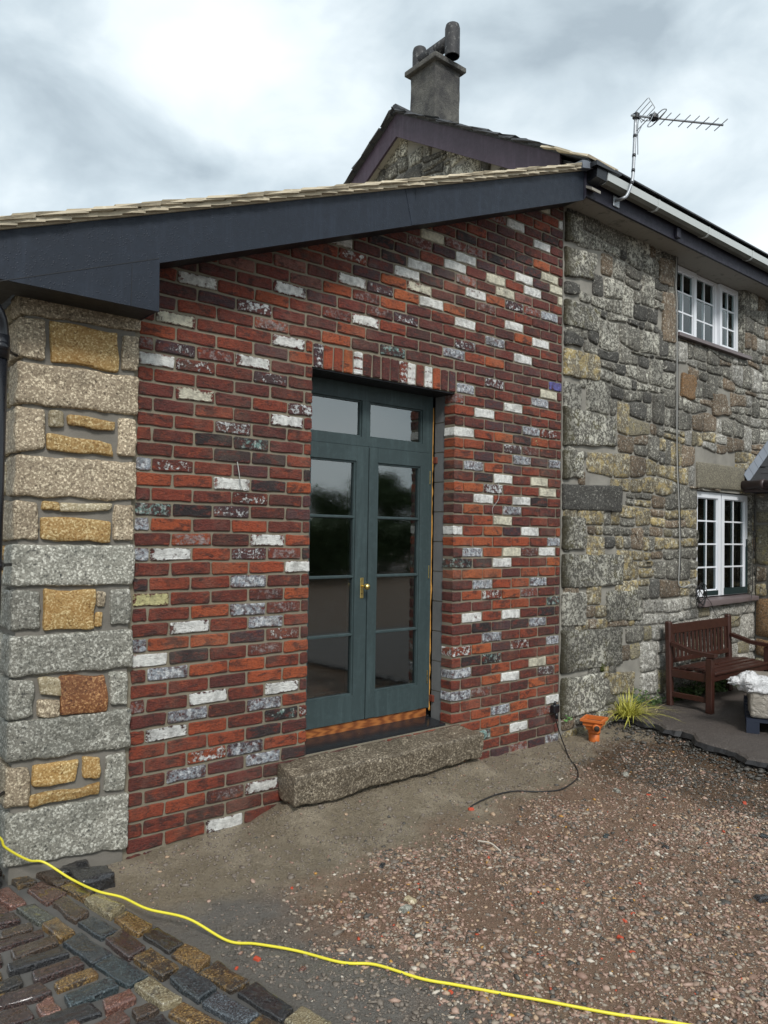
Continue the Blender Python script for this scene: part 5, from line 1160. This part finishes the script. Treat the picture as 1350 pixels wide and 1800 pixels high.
# two black kerb blocks by the foot of the pier
def block(corners_px, z, h, mat, label, name='kerb_block'):
    q = [on(x, y, 2, z) for x, y in corners_px]; bk = [v+Vector((0, 0, -h)) for v in q]
    V, F = rock(q+bk, n=(14, 8, 5), r=.02, amp=.008, freq=14, seed=z*9, wob=.015); tag(link(name, mesh(name, V, F, mat, True)), label, 'stone block')
block([(113, 1508), (146, 1502), (168, 1524), (100, 1532)], .045, .07, SM['black'], 'smaller black stone block against the foot of the pier')
block([(118, 1524), (192, 1516), (205, 1532), (140, 1548)], .055, .09, SM['black'], 'larger wet black stone block lying off the corner of the pier')
# ================================================================== HOSE, CABLES
def smooth(pts, k=8):
    out_ = []
    P = [Vector(pts[0])*2-Vector(pts[1])]+[Vector(p) for p in pts]+[Vector(pts[-1])*2-Vector(pts[-2])]
    for i in range(1, len(P)-2):
        for j in range(k):
            t = j/k; a, b, c_, d = P[i-1:i+3]
            out_.append(.5*((2*b)+(-a+c_)*t+(2*a-5*b+4*c_-d)*t*t+(-a+3*b-3*c_+d)*t*t*t))
    out_.append(P[-2]); return out_
hp = [(-40, 1440), (0, 1473), (10, 1490), (50, 1512), (78, 1516), (125, 1545), (170, 1566), (215, 1592), (260, 1613), (330, 1630), (400, 1650), (450, 1658), (520, 1672), (600, 1697), (660, 1703), (740, 1727), (800, 1737), (860, 1748), (960, 1762), (1080, 1780), (1200, 1797), (1330, 1818), (1500, 1850)]
pts = []
for x, y in hp:
    p = on(x, y, 2, SZ+.012 if x < 200 else .012)
    if x < 120:
        p = on(x, y, 1, -.085 if x < 100 else -.11); p.z = max(p.z, SZ+.010); pts.append(p); continue
    p.z = max(gz(p.x, p.y)+.010, SZ+.012 if p.x < sett_x(p.y)+.02 else 0) if x > 5 else p.z+.01
    pts.append(p)
tag(MB().tube(smooth(pts), .0052, 10).build('hose', M_yel, None, True), 'thin yellow hose snaking across the setts and gravel', 'hose')
pts = []
for x, y in [(974, 1250), (979, 1272)]: pts.append(on(x, y, 1, -.045))
for x, y in [(985, 1292), (1000, 1328), (1013, 1348), (1016, 1362), (1006, 1374), (985, 1384), (950, 1389), (905, 1391), (868, 1398), (832, 1410)]:
    p = on(x, y, 2, .02)
    if p.y > -.06: p = on(x, y, 1, -.06)
    p.z = max(gz(p.x, p.y)+.007, p.z if y < 1300 else 0); pts.append(p)
p = pts[-1].copy(); pts.append(p+Vector((-.04, -.01, -.02)))
tag(MB().tube(smooth(pts), .0042, 8).build('ground_cable', M_cabk, None, True), 'black cable curling from the plug at the brick corner over the wet soil', 'cable')
sk = empty('cable_connector', on(975, 1245, 1, -.03)); tag(sk, 'black waterproof plug and socket hanging at the foot of the brick corner', 'connector')
p = on(975, 1246, 1, -.03)
MB().box((p.x-.035, -.055, p.z-.03), (p.x+.035, -.012, p.z+.035), .008).build('connector_body', M_black, sk)
MB().tube([(p.x+.01, -.035, p.z-.03), (p.x+.012, -.045, p.z-.075)], [.014, .009], 10).tube([(p.x-.01, -.035, p.z+.03), (p.x-.005, -.04, p.z+.06)], [.012, .008], 10).build('cable_gland', M_black, sk, True)
def wire(px, y, r, mat, name, label, cat='wire', k=6):
    tag(MB().tube(smooth([on(a, b, 1, y if not isinstance(y, list) else y[i]) for i, (a, b) in enumerate(px)], k), r, 6).build(name, mat, None, True), label, cat)
wire([(417, 811), (420, 830), (423, 850), (428, 862), (438, 860)], [.0, -.02, -.025, -.03, -.03], .0028, M_cabw, 'wire_tail', 'pair of grey wire ends poking out of the brickwork left of the doors', k=6)
tag(bpy.data.objects['wire_tail'], 'pair of grey wire ends poking out of the brickwork left of the doors', 'wire')
wire([(876, 846), (877, 862), (876, 878), (866, 893), (867, 905), (873, 915)], [.0, -.015, -.02, -.02, -.02, -.015], .002, M_cabw, 'wire_tail', 'single thin wire hanging from the brickwork right of the doors')
wire([(1203, 430), (1192, 438), (1190, 446), (1189, 480), (1188, 505), (1190, 530), (1190, 600), (1190, 700), (1190, 800), (1193, 880), (1195, 960), (1193, 1020), (1195, 1030), (1203, 1032), (1213, 1028), (1225, 1030)], -.022, .0055, M_cabw, 'wall_cable', 'grey cable running down the old stone wall from the eaves to the lower window', 'cable')
wire([(1203, 430), (1192.5, 440), (1191.6, 446), (1190.6, 480), (1189.6, 505), (1191.5, 530), (1191.8, 600), (1191.8, 700), (1192, 800), (1195, 880), (1197, 960), (1195, 1020)], -.016, .0035, M_cabk, 'wall_cable', 'thin black cable running down the old stone wall tight beside the grey one', 'cable')
cm = MB(); cc2 = on(1232, 1047, 1, -.10)
for k in range(6):
    a0 = rr.uniform(0, 6); rx, rz = rr.uniform(.045, .085), rr.uniform(.055, .10); ox, oz = rr.uniform(-.03, .03), rr.uniform(-.02, .02)
    cm.tube([(cc2.x+ox+rx*math.cos(a0+t*.32), -.10+.02*math.sin(t*.5+k), cc2.z+oz+rz*math.sin(a0+t*.32)+.015*math.sin(t)) for t in range(20)], .0038, 6, caps=False)
cm.tube(smooth([on(x, y, 1, -.09) for x, y in [(1225, 1030), (1235, 1036), (1242, 1050), (1250, 1060), (1255, 1075), (1265, 1090), (1278, 1097), (1295, 1090), (1310, 1075), (1319, 1058), (1322, 1040)]], 5), .003, 6)
tag(cm.build('cable_coil', M_cabk, None, True), 'tangled coil of black cable hanging at the corner of the lower window sill', 'cable coil')
wire([(1322.5, 1040), (1323, 1010), (1324.5, 960), (1326, 920), (1327, 880)], -.02, .004, M_cabk, 'wall_cable', 'short black cable running up the inner corner right of the lower window', 'cable')
# ================================================================== DOWNPIPE
dp_ = tag(empty('downpipe', (-.61, -.01, 0)), 'black plastic downpipe at the left edge beside the stone pier', 'downpipe')
dx, dy = -.622, -.145
dpts = [(dx, dy, .0), (dx, dy, .8), (dx, dy, 1.6), (dx, dy, 2.36)]
MB().tube(dpts, .034, 16).build('pipe', M_black, dp_, True)
MB().tube(smooth([(dx, dy, 2.34), (dx, dy, 2.42), (dx-.03, dy-.02, 2.50), (dx-.14, dy-.05, 2.60), (dx-.2, dy-.06, 2.66)], 5), .034, 14).build('offset_bend', M_black, dp_, True)
MB().tube([(dx, dy, 2.30), (dx, dy, 2.40)], .039, 16).build('pipe_socket', M_black, dp_, True)
for pyy in (620, 995, 1428):
    z = on(8, pyy, 0, -.58).z; b_ = MB().tube([(dx, dy, z-.018), (dx, dy, z+.018)], .040, 16); b_.tube([(dx+.02, dy+.02, z), (PX-.003, dy+.12, z)], .008, 8); b_.tube([(dx+.012, dy+.045, z), (dx+.05, dy+.05, z)], .012, 8); b_.build('pipe_clip', M_black, dp_, True)
# orange hollow brick at the left edge
q = [on(x, y, 2, .10) for x, y in [(-25, 1468), (3, 1478), (9, 1496), (-25, 1490)]]
ob = empty('hollow_block', q[1]); tag(ob, 'orange hollow clay block cut off by the left edge of the picture', 'clay block')
m_ = MB(); P8 = [q[3]+Vector((0, 0, -.07)), q[2]+Vector((0, 0, -.07)), q[1]+Vector((0, 0, -.07)), q[0]+Vector((0, 0, -.07)), q[3], q[2], q[1], q[0]]; m_.hexa(P8, .004); m_.build('block_body', M_orange, ob)
c = sum(q, Vector())/4; m_ = MB().prism([c+(v-c)*.45+Vector((0, 0, .0008)) for v in q], (0, 0, .0006)); m_.build('block_hole', M_black, ob)
# ================================================================== TV AERIAL
ta = tag(empty('tv_aerial', (3.9, -.27, 4.3)), 'television aerial on a bent pole fixed to the eaves of the farmhouse', 'aerial')
pp = [on(1082, 353, 1, BY-.004), on(1094, 349, 1, BY-.09), on(1102, 343, 1, -.36), on(1110, 322, 1, -.38), on(1113, 300, 1, -.38), on(1117.5, 205, 1, -.38)]
sp = smooth(pp, 6); MB().tube(sp, .0125, 10).build('pole', M_alu, ta, True)
def along(v):
    p = on(1115, v, 1, -.38); return p
for v in (322, 301, 275.5, 244): 
    p = min(sp, key=lambda s_: abs(prj(s_)[1]-v)); i_ = sp.index(p); n_ = (sp[min(i_+1, len(sp)-1)]-sp[max(0, i_-1)]).normalized(); MB().tube([p-n_*.012, p+n_*.012], .0145, 10).build('tape_band', M_black, ta, True)
MB().box((pp[0].x-.035, BY-.012, pp[0].z-.05), (pp[0].x+.045, BY-.001, pp[0].z+.03), .003).build('wall_bracket', M_alu, ta)
top = sp[-1]; B0 = top+Vector((0, -.012, .0)); zb = B0.z
B1 = on(1271, 220, 2, zb); bd = (B1-B0); bl_ = bd.length; bd.normalize(); sd_ = Vector((-bd.y, bd.x, 0))
MB().tube([B0-bd*.05, B1], .0085, 8).build('boom', M_alu, ta, True)
for px_ in (1158, 1170, 1185, 1203, 1219, 1235, 1252, 1267):
    best = min((B0+bd*(bl_*t/200) for t in range(201)), key=lambda p: abs(prj(p)[0]-px_)); h_ = .088
    MB().tube([best+sd_*h_, best-sd_*h_], .0040, 6).build('element', M_alu, ta, True)
dpz = min((B0+bd*(bl_*t/200) for t in range(201)), key=lambda p: abs(prj(p)[0]-1149))
MB().box(dpz-Vector((.03, .03, .02)), dpz+Vector((.03, .03, .03)), .01).build('dipole_box', M_black, ta)
MB().tube(smooth([dpz+sd_*.02, dpz+sd_*.115+bd*.01, dpz+sd_*.12+bd*.04, dpz+sd_*.03+bd*.05, dpz-sd_*.03+bd*.05, dpz-sd_*.12+bd*.04, dpz-sd_*.115+bd*.01, dpz-sd_*.02], 5), .004, 6).build('folded_dipole', M_alu, ta, True)
rf = B0+bd*.09; rm_ = MB()
for k in range(4):
    for s_ in (1, -1):
        o1 = rf-bd*(.02*k)+Vector((0, 0, s_*(.015+.022*k))); rm_.tube([o1+sd_*.11, o1-sd_*.11], .003, 5)
for e_ in (.105, -.105): rm_.tube([rf+sd_*e_+Vector((0, 0, .02)), rf+sd_*e_-bd*.05+Vector((0, 0, .09))], .003, 5); rm_.tube([rf+sd_*e_+Vector((0, 0, -.02)), rf+sd_*e_-bd*.06+Vector((0, 0, -.14))], .003, 5)
rm_.build('reflector', M_alu, ta)
MB().box(top-Vector((.02, .025, .02)), top+Vector((.02, .02, .025)), .004).build('boom_clamp', M_black, ta)
MB().tube(smooth([dpz-Vector((0, 0, .02)), (dpz+top)/2-Vector((0, 0, .03)), top+Vector((.014, -.014, -.03)), top+Vector((.014, -.012, -.3))], 5), .003, 5).build('lead_wire', M_black, ta, True)
# ================================================================== DRAIN GULLY
gp = on(1050, 1306, 2, .0); gu = tag(empty('drain_gully', gp), 'orange plastic drain gully pipe standing in the dug corner', 'drain')
gx, gy = gp.x, gp.y+.03; T = gz(gx, gy)
yaw_g = .35; cg, sg = math.cos(yaw_g), math.sin(yaw_g); rot = lambda x, y, z: (gx+x*cg-y*sg, gy+x*sg+y*cg, z)
MB().tube([(gx, gy, -.05), (gx, gy, .095)], .041, 20).build('pipe', M_orange, gu, True)
MB().tube([(gx, gy, .070), (gx, gy, .098)], .047, 20).build('pipe_collar', M_orange, gu, True)
ZT = .185; m_ = MB(); V = [rot(x, y, z) for z, s in ((.10, .046), (ZT-.018, .074)) for x, y in ((-s, -s), (s, -s), (s, s), (-s, s))]
m_.add(V, [(0, 1, 5, 4), (1, 2, 6, 5), (2, 3, 7, 6), (3, 0, 4, 7), (3, 2, 1, 0)])
m_.build('hopper', M_orange, gu)
m_ = MB(); o_, i_ = .086, .069
V = [rot(x, y, z) for s, z in ((o_, ZT-.018), (o_, ZT), (i_, ZT), (i_, ZT-.05)) for x, y in ((-s, -s), (s, -s), (s, s), (-s, s))]
for L_ in range(3): m_.add(V, [(4*L_+k, 4*L_+(k+1) % 4, 4*L_+4+(k+1) % 4, 4*L_+4+k) for k in range(4)])
m_.V = V; m_.F = m_.F[:4]+[(4+k, 4+(k+1) % 4, 8+(k+1) % 4, 8+k) for k in range(4)]+[(8+k, 8+(k+1) % 4, 12+(k+1) % 4, 12+k) for k in range(4)]; m_.MI = [0]*12; m_.R = [0]*16
m_.build('square_rim', M_orange, gu)
MB().add([rot(x, y, ZT-.03) for x, y in ((-.07, -.07), (.07, -.07), (.07, .07), (-.07, .07))], [(0, 1, 2, 3)]).build('dirt_inside', M_dirt, gu)
MB().tube([rot(-.045, -.02, .128), rot(-.095, -.045, .128)], .028, 16).build('side_inlet', M_orange, gu, True)
MB().tube([rot(-.0955, -.0452, .128), rot(-.0965, -.0457, .128)], .022, 14).build('inlet_opening', M_dirt, gu, True)
# wedges under the doorstep
for (a, b), lb in (((588, 1411), 'wooden wedge on edge under the left part of the doorstep'), ((808, 1357), 'wooden wedge under the right part of the doorstep')):
    p = on(a, b, 2, .03); z0 = gz(p.x, p.y)-.01
    m_ = MB().hexa([(p.x-.022, p.y-.03, z0), (p.x+.012, p.y-.04, z0), (p.x+.022, p.y+.05, z0), (p.x-.012, p.y+.06, z0), (p.x-.022, p.y-.03, z0+.055), (p.x+.012, p.y-.04, z0+.05), (p.x+.022, p.y+.05, z0+.075), (p.x-.012, p.y+.06, z0+.075)], .002)
    tag(m_.build('wooden_wedge', M_wood), lb, 'wedge')
tag(MB().tube(smooth([on(840, 1478, 2, .015), on(862, 1482, 2, .022), on(880, 1496, 2, .015)], 4), .004, 6).build('stick', plain('pale_stick', (.55, .50, .42), .8)), 'thin pale stick lying on the gravel', 'stick')
# ================================================================== BENCH
BZ = .108
be = tag(empty('garden_bench', (5.35, -.3, BZ)), 'dark reddish-brown wooden garden bench with slatted back against the old stone wall', 'bench')
bx0, bx1, yb, yf = 4.815, 5.90, -.115, -.475; t = .055
def bar(a, b, w_, h_, name, c=.004, up=Vector((0, 0, 1))):
    a, b = Vector(a), Vector(b); d = (b-a).normalized(); s = d.cross(up).normalized()*w_/2; u_ = s.cross(d).normalized()*h_/2
    return MB().hexa([a-s-u_, b-s-u_, b+s-u_, a+s-u_, a-s+u_, b-s+u_, b+s+u_, a+s+u_], c).build(name, M_teak, be)
for x in (bx0, bx1):
    MB().hexa([(x-t/2, yb-t/2, BZ), (x+t/2, yb-t/2, BZ), (x+t/2, yb+t/2, BZ), (x-t/2, yb+t/2, BZ), (x-t/2, yb+.02-t/2, .845), (x+t/2, yb+.02-t/2, .845), (x+t/2, yb+.02+t/2, .845), (x-t/2, yb+.02+t/2, .845)], .012).build('leg', M_teak, be)
    MB().box((x-t/2, yf-t/2, BZ), (x+t/2, yf+t/2, .575), .005).build('leg', M_teak, be)
    pts = [Vector((x, yb-.02, .655)), Vector((x, yb-.10, .635)), Vector((x, yb-.20, .605)), Vector((x, yf, .595)), Vector((x, yf-.05, .598))]; m_ = MB()
    for i_, p in enumerate(pts[:-1]):
        q_ = pts[i_+1]; m_.hexa([p+Vector((-.03, 0, -.016)), p+Vector((.03, 0, -.016)), q_+Vector((.03, 0, -.016)), q_+Vector((-.03, 0, -.016)), p+Vector((-.03, 0, .016)), p+Vector((.03, 0, .016)), q_+Vector((.03, 0, .016)), q_+Vector((-.03, 0, .016))])
    m_.build('armrest', M_teak, be)
    bar((x, yb-.02, .40), (x, yf+.02, .40), .03, .07, 'seat_side_rail'); bar((x, yb-.02, .215), (x, yf+.02, .215), .025, .045, 'stretcher')
for j in range(6):
    yy_ = yb-.035-j*.066; z = .452-.008*abs(j-2.2)+.006*(j == 5); bar((bx0+.03, yy_, z), (bx1-.03, yy_, z), .055, .02, 'seat_slat')
bar((bx0+.02, yf, .405), (bx1-.02, yf, .405), .03, .07, 'front_rail'); bar((bx0+.02, yb, .405), (bx1-.02, yb, .405), .03, .06, 'back_rail')
bar((bx0+.02, yb+.017, .775), (bx1-.02, yb+.017, .775), .028, .085, 'top_rail'); bar((bx0+.02, yb+.004, .50), (bx1-.02, yb+.004, .50), .025, .04, 'lower_back_rail')
for i_ in range(15):
    x = bx0+.07+(bx1-bx0-.14)*i_/14; bar((x, yb+.004, .51), (x, yb+.014, .74), .012, .034, 'back_slat', .002, Vector((1, 0, 0)))
# ================================================================== PALLET
pa = tag(empty('wrapped_pallet', (4.9, -.9, BZ)), 'pallet of pale blocks wrapped in clear plastic at the right-hand edge', 'pallet')
px0, py0 = 4.42, -.99; 
ax_ = Vector((.90, .44, 0)).normalized(); ay_ = Vector((.44, -.90, 0)).normalized(); o0 = Vector((4.43, -.955, BZ))
o0 = on(1312, 1288, 2, BZ)
def pb(u0, u1, v0, v1, z0, z1, name, mat, c=0.0, par=None, nz=0):
    P = [o0+ax_*u+ay_*v+Vector((0, 0, z)) for z in (z0, z1) for u, v in ((u0, v0), (u1, v0), (u1, v1), (u0, v1))]
    if nz:
        V, F = rock([P[4], P[5], P[6], P[7], P[0], P[1], P[2], P[3]], n=(10, 10, 10), r=.03, amp=nz, freq=9, skip_back=False, seed=2); return link(name, mesh(name, V, F, mat, True), par or pa)
    return MB().hexa(P, c).build(name, mat, par or pa)
for v in (0, .30, .60): pb(0, 1.0, v, v+.09, 0, .022, 'pallet_board', M_pallet); 
for v in (0, .30, .60):
    for u in (0, .45, .9): pb(u, u+.10, v, v+.09, .0225, .085, 'pallet_block', M_pallet)
for u in (0, .14, .28, .42, .56, .70, .85): pb(u, u+.10, 0, .69, .0855, .105, 'pallet_board', M_pallet)
pb(.02, .98, .02, .67, .106, .33, 'block_pack', M_pack, nz=.008)
V, F = rock([o0+ax_*u+ay_*v+Vector((0, 0, z)) for z in (.345, .30) for u, v in ((.0, .0), (.6, .0), (.6, .3), (.0, .3))], n=(22, 16, 3), r=.02, amp=.012, freq=14, seed=4, skip_back=False)
link('plastic_sheet', mesh('plastic_sheet', V, F, M_wrap, True), pa)
q = Vector(o0+ax_*.10+ay_*.02+Vector((0, 0, .37)))
def blob(c, sx, sy, sz, amp, seed, name, mat, par):
    V = []; F = []; nu, nv = 26, 16
    for j in range(nv+1):
        for i in range(nu):
            a, b = 2*math.pi*i/nu, math.pi*j/nv; n_ = Vector((math.cos(a)*math.sin(b), math.sin(a)*math.sin(b), math.cos(b))); s_ = n_*2.2+Vector((seed, 0, 0))
            k_ = 1+amp*(abs(noise.noise(s_))*1.4+.6*abs(noise.noise(s_*2.6))+.3*noise.noise(s_*6)-.3); V.append(c+Vector((n_.x*sx, n_.y*sy, n_.z*sz))*k_)
    F = [(j*nu+i, (j+1)*nu+i, (j+1)*nu+(i+1) % nu, j*nu+(i+1) % nu) for j in range(nv) for i in range(nu)]
    return link(name, mesh(name, V, F, mat, True), par)
blob(q, .10, .085, .075, .35, 1.0, 'bunched_plastic', M_wrap, pa); blob(q+ax_*.26+ay_*.08+Vector((0, 0, -.04)), .13, .10, .045, .45, 5.0, 'bunched_plastic', M_wrap, pa); blob(q-CR*.10+Vector((0, 0, .01)), .075, .045, .028, .5, 9.0, 'bunched_plastic', M_wrap, pa)
# ================================================================== PLANTS
def blades(c, n, L, spread, mat, name, label, cat, seed, w_=.005, flat=0.0, kind=None, droop=.6):
    r_ = random.Random(seed); m_ = MB()
    for _ in range(n):
        a = r_.uniform(0, 6.283); l_ = L*r_.uniform(.45, 1.1); tilt = r_.uniform(.15, 1)*spread; b = Vector(c)+Vector((r_.gauss(0, .035), r_.gauss(0, .03), 0))
        d = Vector((math.cos(a), math.sin(a), 0)); s_ = Vector((-math.sin(a), math.cos(a), 0))*w_*r_.uniform(.6, 1.3); V = []
        for k in range(6):
            t = k/5; p = b+d*(l_*tilt*t**1.3)+Vector((0, 0, l_*(1-flat)*(t-droop*tilt*t*t))); V += [p-s_*(1-t*.9), p+s_*(1-t*.9)]
        m_.add(V, [(2*k, 2*k+1, 2*k+3, 2*k+2) for k in range(5)])
    o = m_.build(name, mat); tag(o, label, cat, kind=kind); return o
gc = on(1098, 1250, 2, .10); gc.y = min(gc.y, -.05); gc = Vector((4.08, -.05, .09))
gpx = on(1100, 1252, 1, -.07)
gt_ = blades((gpx.x, -.08, .06), 240, .33, 1.5, M_grass, 'grass_tuft', 'bright yellow-green grass tuft growing between the gully and the asphalt', 'grass tuft', 4, .006)
blades((gpx.x+.22, -.12, .10), 46, .26, 1.3, M_straw, 'dry_grass', 'pale dry grass stalks lying beside the green tuft', 'dry grass', 9, .003, .72)
def leafy(c, n, R, h, mat, name, label, cat, seed, size=.022):
    r_ = random.Random(seed); m_ = MB()
    for _ in range(n):
        p = Vector(c)+Vector((r_.gauss(0, R[0]), r_.gauss(0, R[1]), abs(r_.gauss(0, h)))); s = size*r_.uniform(.5, 1.3); a = Vector((r_.uniform(-1, 1), r_.uniform(-1, 1), r_.uniform(-.4, .8))).normalized()*s; b = a.orthogonal().normalized()*s*.4
        m_.add([p-a, p-b+a*.1, p+a, p+b+a*.1], [(0, 1, 2, 3)])
    return tag(m_.build(name, mat), label, cat)
leafy((5.25, -.04, .11), 420, (.16, .02, 0), .055, M_leaf, 'weed_clump', 'dark green weeds under the middle of the bench', 'weeds', 1); leafy((5.8, -.06, .11), 420, (.16, .03, 0), .07, M_leaf, 'weed_clump', 'green weeds under the right end of the bench', 'weeds', 2)
leafy((4.72, -.03, .11), 130, (.06, .015, 0), .05, M_leaf, 'weed_clump', 'small dark weeds by the left leg of the bench', 'weeds', 3, .016); q = on(998, 1268, 1, -.03); leafy((q.x, -.03, q.z), 22, (.02, .008, 0), .02, plain('fresh_leaf', (.07, .19, .03), .5), 'corner_sprout', 'tiny bright green sprout at the foot of the brick corner', 'plant', 6, .016)
q = on(1112, 1215, 1, -.03); leafy((q.x+.1, -.03, .16), 90, (.06, .012, 0), .04, M_leaf, 'weed_clump', 'dark leaves at the wall behind the grass tuft', 'weeds', 8, .02)
q = on(1058, 1180, 1, -.015); leafy((q.x, -.02, q.z), 60, (.012, .006, 0), .02, plain('moss', (.06, .07, .01), .9), 'moss_patch', 'small green moss patch on the old wall above the gully', 'moss', 8, .012)
# earth at the foot of the old wall, between the gully and the wall
# ================================================================== TREES ACROSS THE YARD (seen in the glass)
def tree(x, y, h, seed, label):
    r_ = random.Random(seed); t_ = tag(empty('tree', (x, y, 0)), label, 'tree', 'trees across the yard')
    m_ = MB().tube([(x, y, -.1), (x+.1, y, h*.25), (x-.1, y+.1, h*.5), (x, y, h*.8)], [h*.035, h*.028, h*.02, h*.006], 8)
    for k in range(5):
        a = r_.uniform(0, 6.3); z = h*(.3+.1*k); m_.tube([(x, y, z), (x+math.cos(a)*h*.12, y+math.sin(a)*h*.12, z+h*.1), (x+math.cos(a)*h*.26, y+math.sin(a)*h*.26, z+h*.16)], [h*.012, h*.008, h*.003], 6)
    m_.build('trunk', M_bark, t_, True)
    cl_ = [(Vector((r_.uniform(-.32, .32)*h, r_.uniform(-.32, .32)*h, r_.uniform(.28, .92)*h)), r_.uniform(.08, .17)*h) for _ in range(26)]
    V = []; F = []
    for c_, R_ in cl_:
        for _ in range(190):
            n_ = Vector((r_.gauss(0, 1), r_.gauss(0, 1), r_.gauss(0, 1))).normalized(); p = c_+n_*R_*r_.uniform(.55, 1.05); s = h*.03*r_.uniform(.5, 1.2); a = Vector((r_.gauss(0, 1), r_.gauss(0, 1), r_.gauss(0, 1))).normalized()*s; b = a.orthogonal().normalized()*s*.7
            i0 = len(V); V += [Vector((x, y, 0))+p-a, Vector((x, y, 0))+p+b, Vector((x, y, 0))+p+a, Vector((x, y, 0))+p-b]; F.append((i0, i0+1, i0+2, i0+3))
    link('crown', mesh('crown', V, F, M_tleaf), t_)
for i_, (x, y, h) in enumerate(((9, -24, 3.0), (12, -24.5, 2.8), (15.2, -23, 3.1), (17.2, -22.5, 3.3), (19.6, -21.5, 4.3), (22.4, -20.5, 4.7), (25.5, -19, 4.6), (5, -24, 3.4), (1, -24, 3.6))):
    tree(x, y, h, 40+i_, 'bushy green tree in the row across the yard, %s from the stone wing side' % ['seventh', 'sixth', 'fifth', 'fourth', 'third', 'second', 'first', 'eighth', 'farthest'][i_])

hv = []; hf = []; r_ = random.Random(77)
for _ in range(16000):
    t = r_.random(); x = 2+t*26; y = -17.5+1.2*math.sin(x*.7)+max(0, x-18)*.35+r_.uniform(-.9, .9); top_ = 1.9+.35*noise.noise(Vector((x*.8, 0, 0))); z = top_*r_.random()**.6; s = r_.uniform(.07, .17)
    a = Vector((r_.gauss(0, 1), r_.gauss(0, 1), r_.gauss(0, 1))).normalized()*s; b = a.orthogonal().normalized()*s*.8; p = Vector((x, y, z)); i0 = len(hv); hv += [p-a, p+b, p+a, p-b]; hf.append((i0, i0+1, i0+2, i0+3))
tag(link('hedge', mesh('hedge', hv, hf, M_tleaf)), 'long dark hedge across the yard in front of the trees', 'hedge')
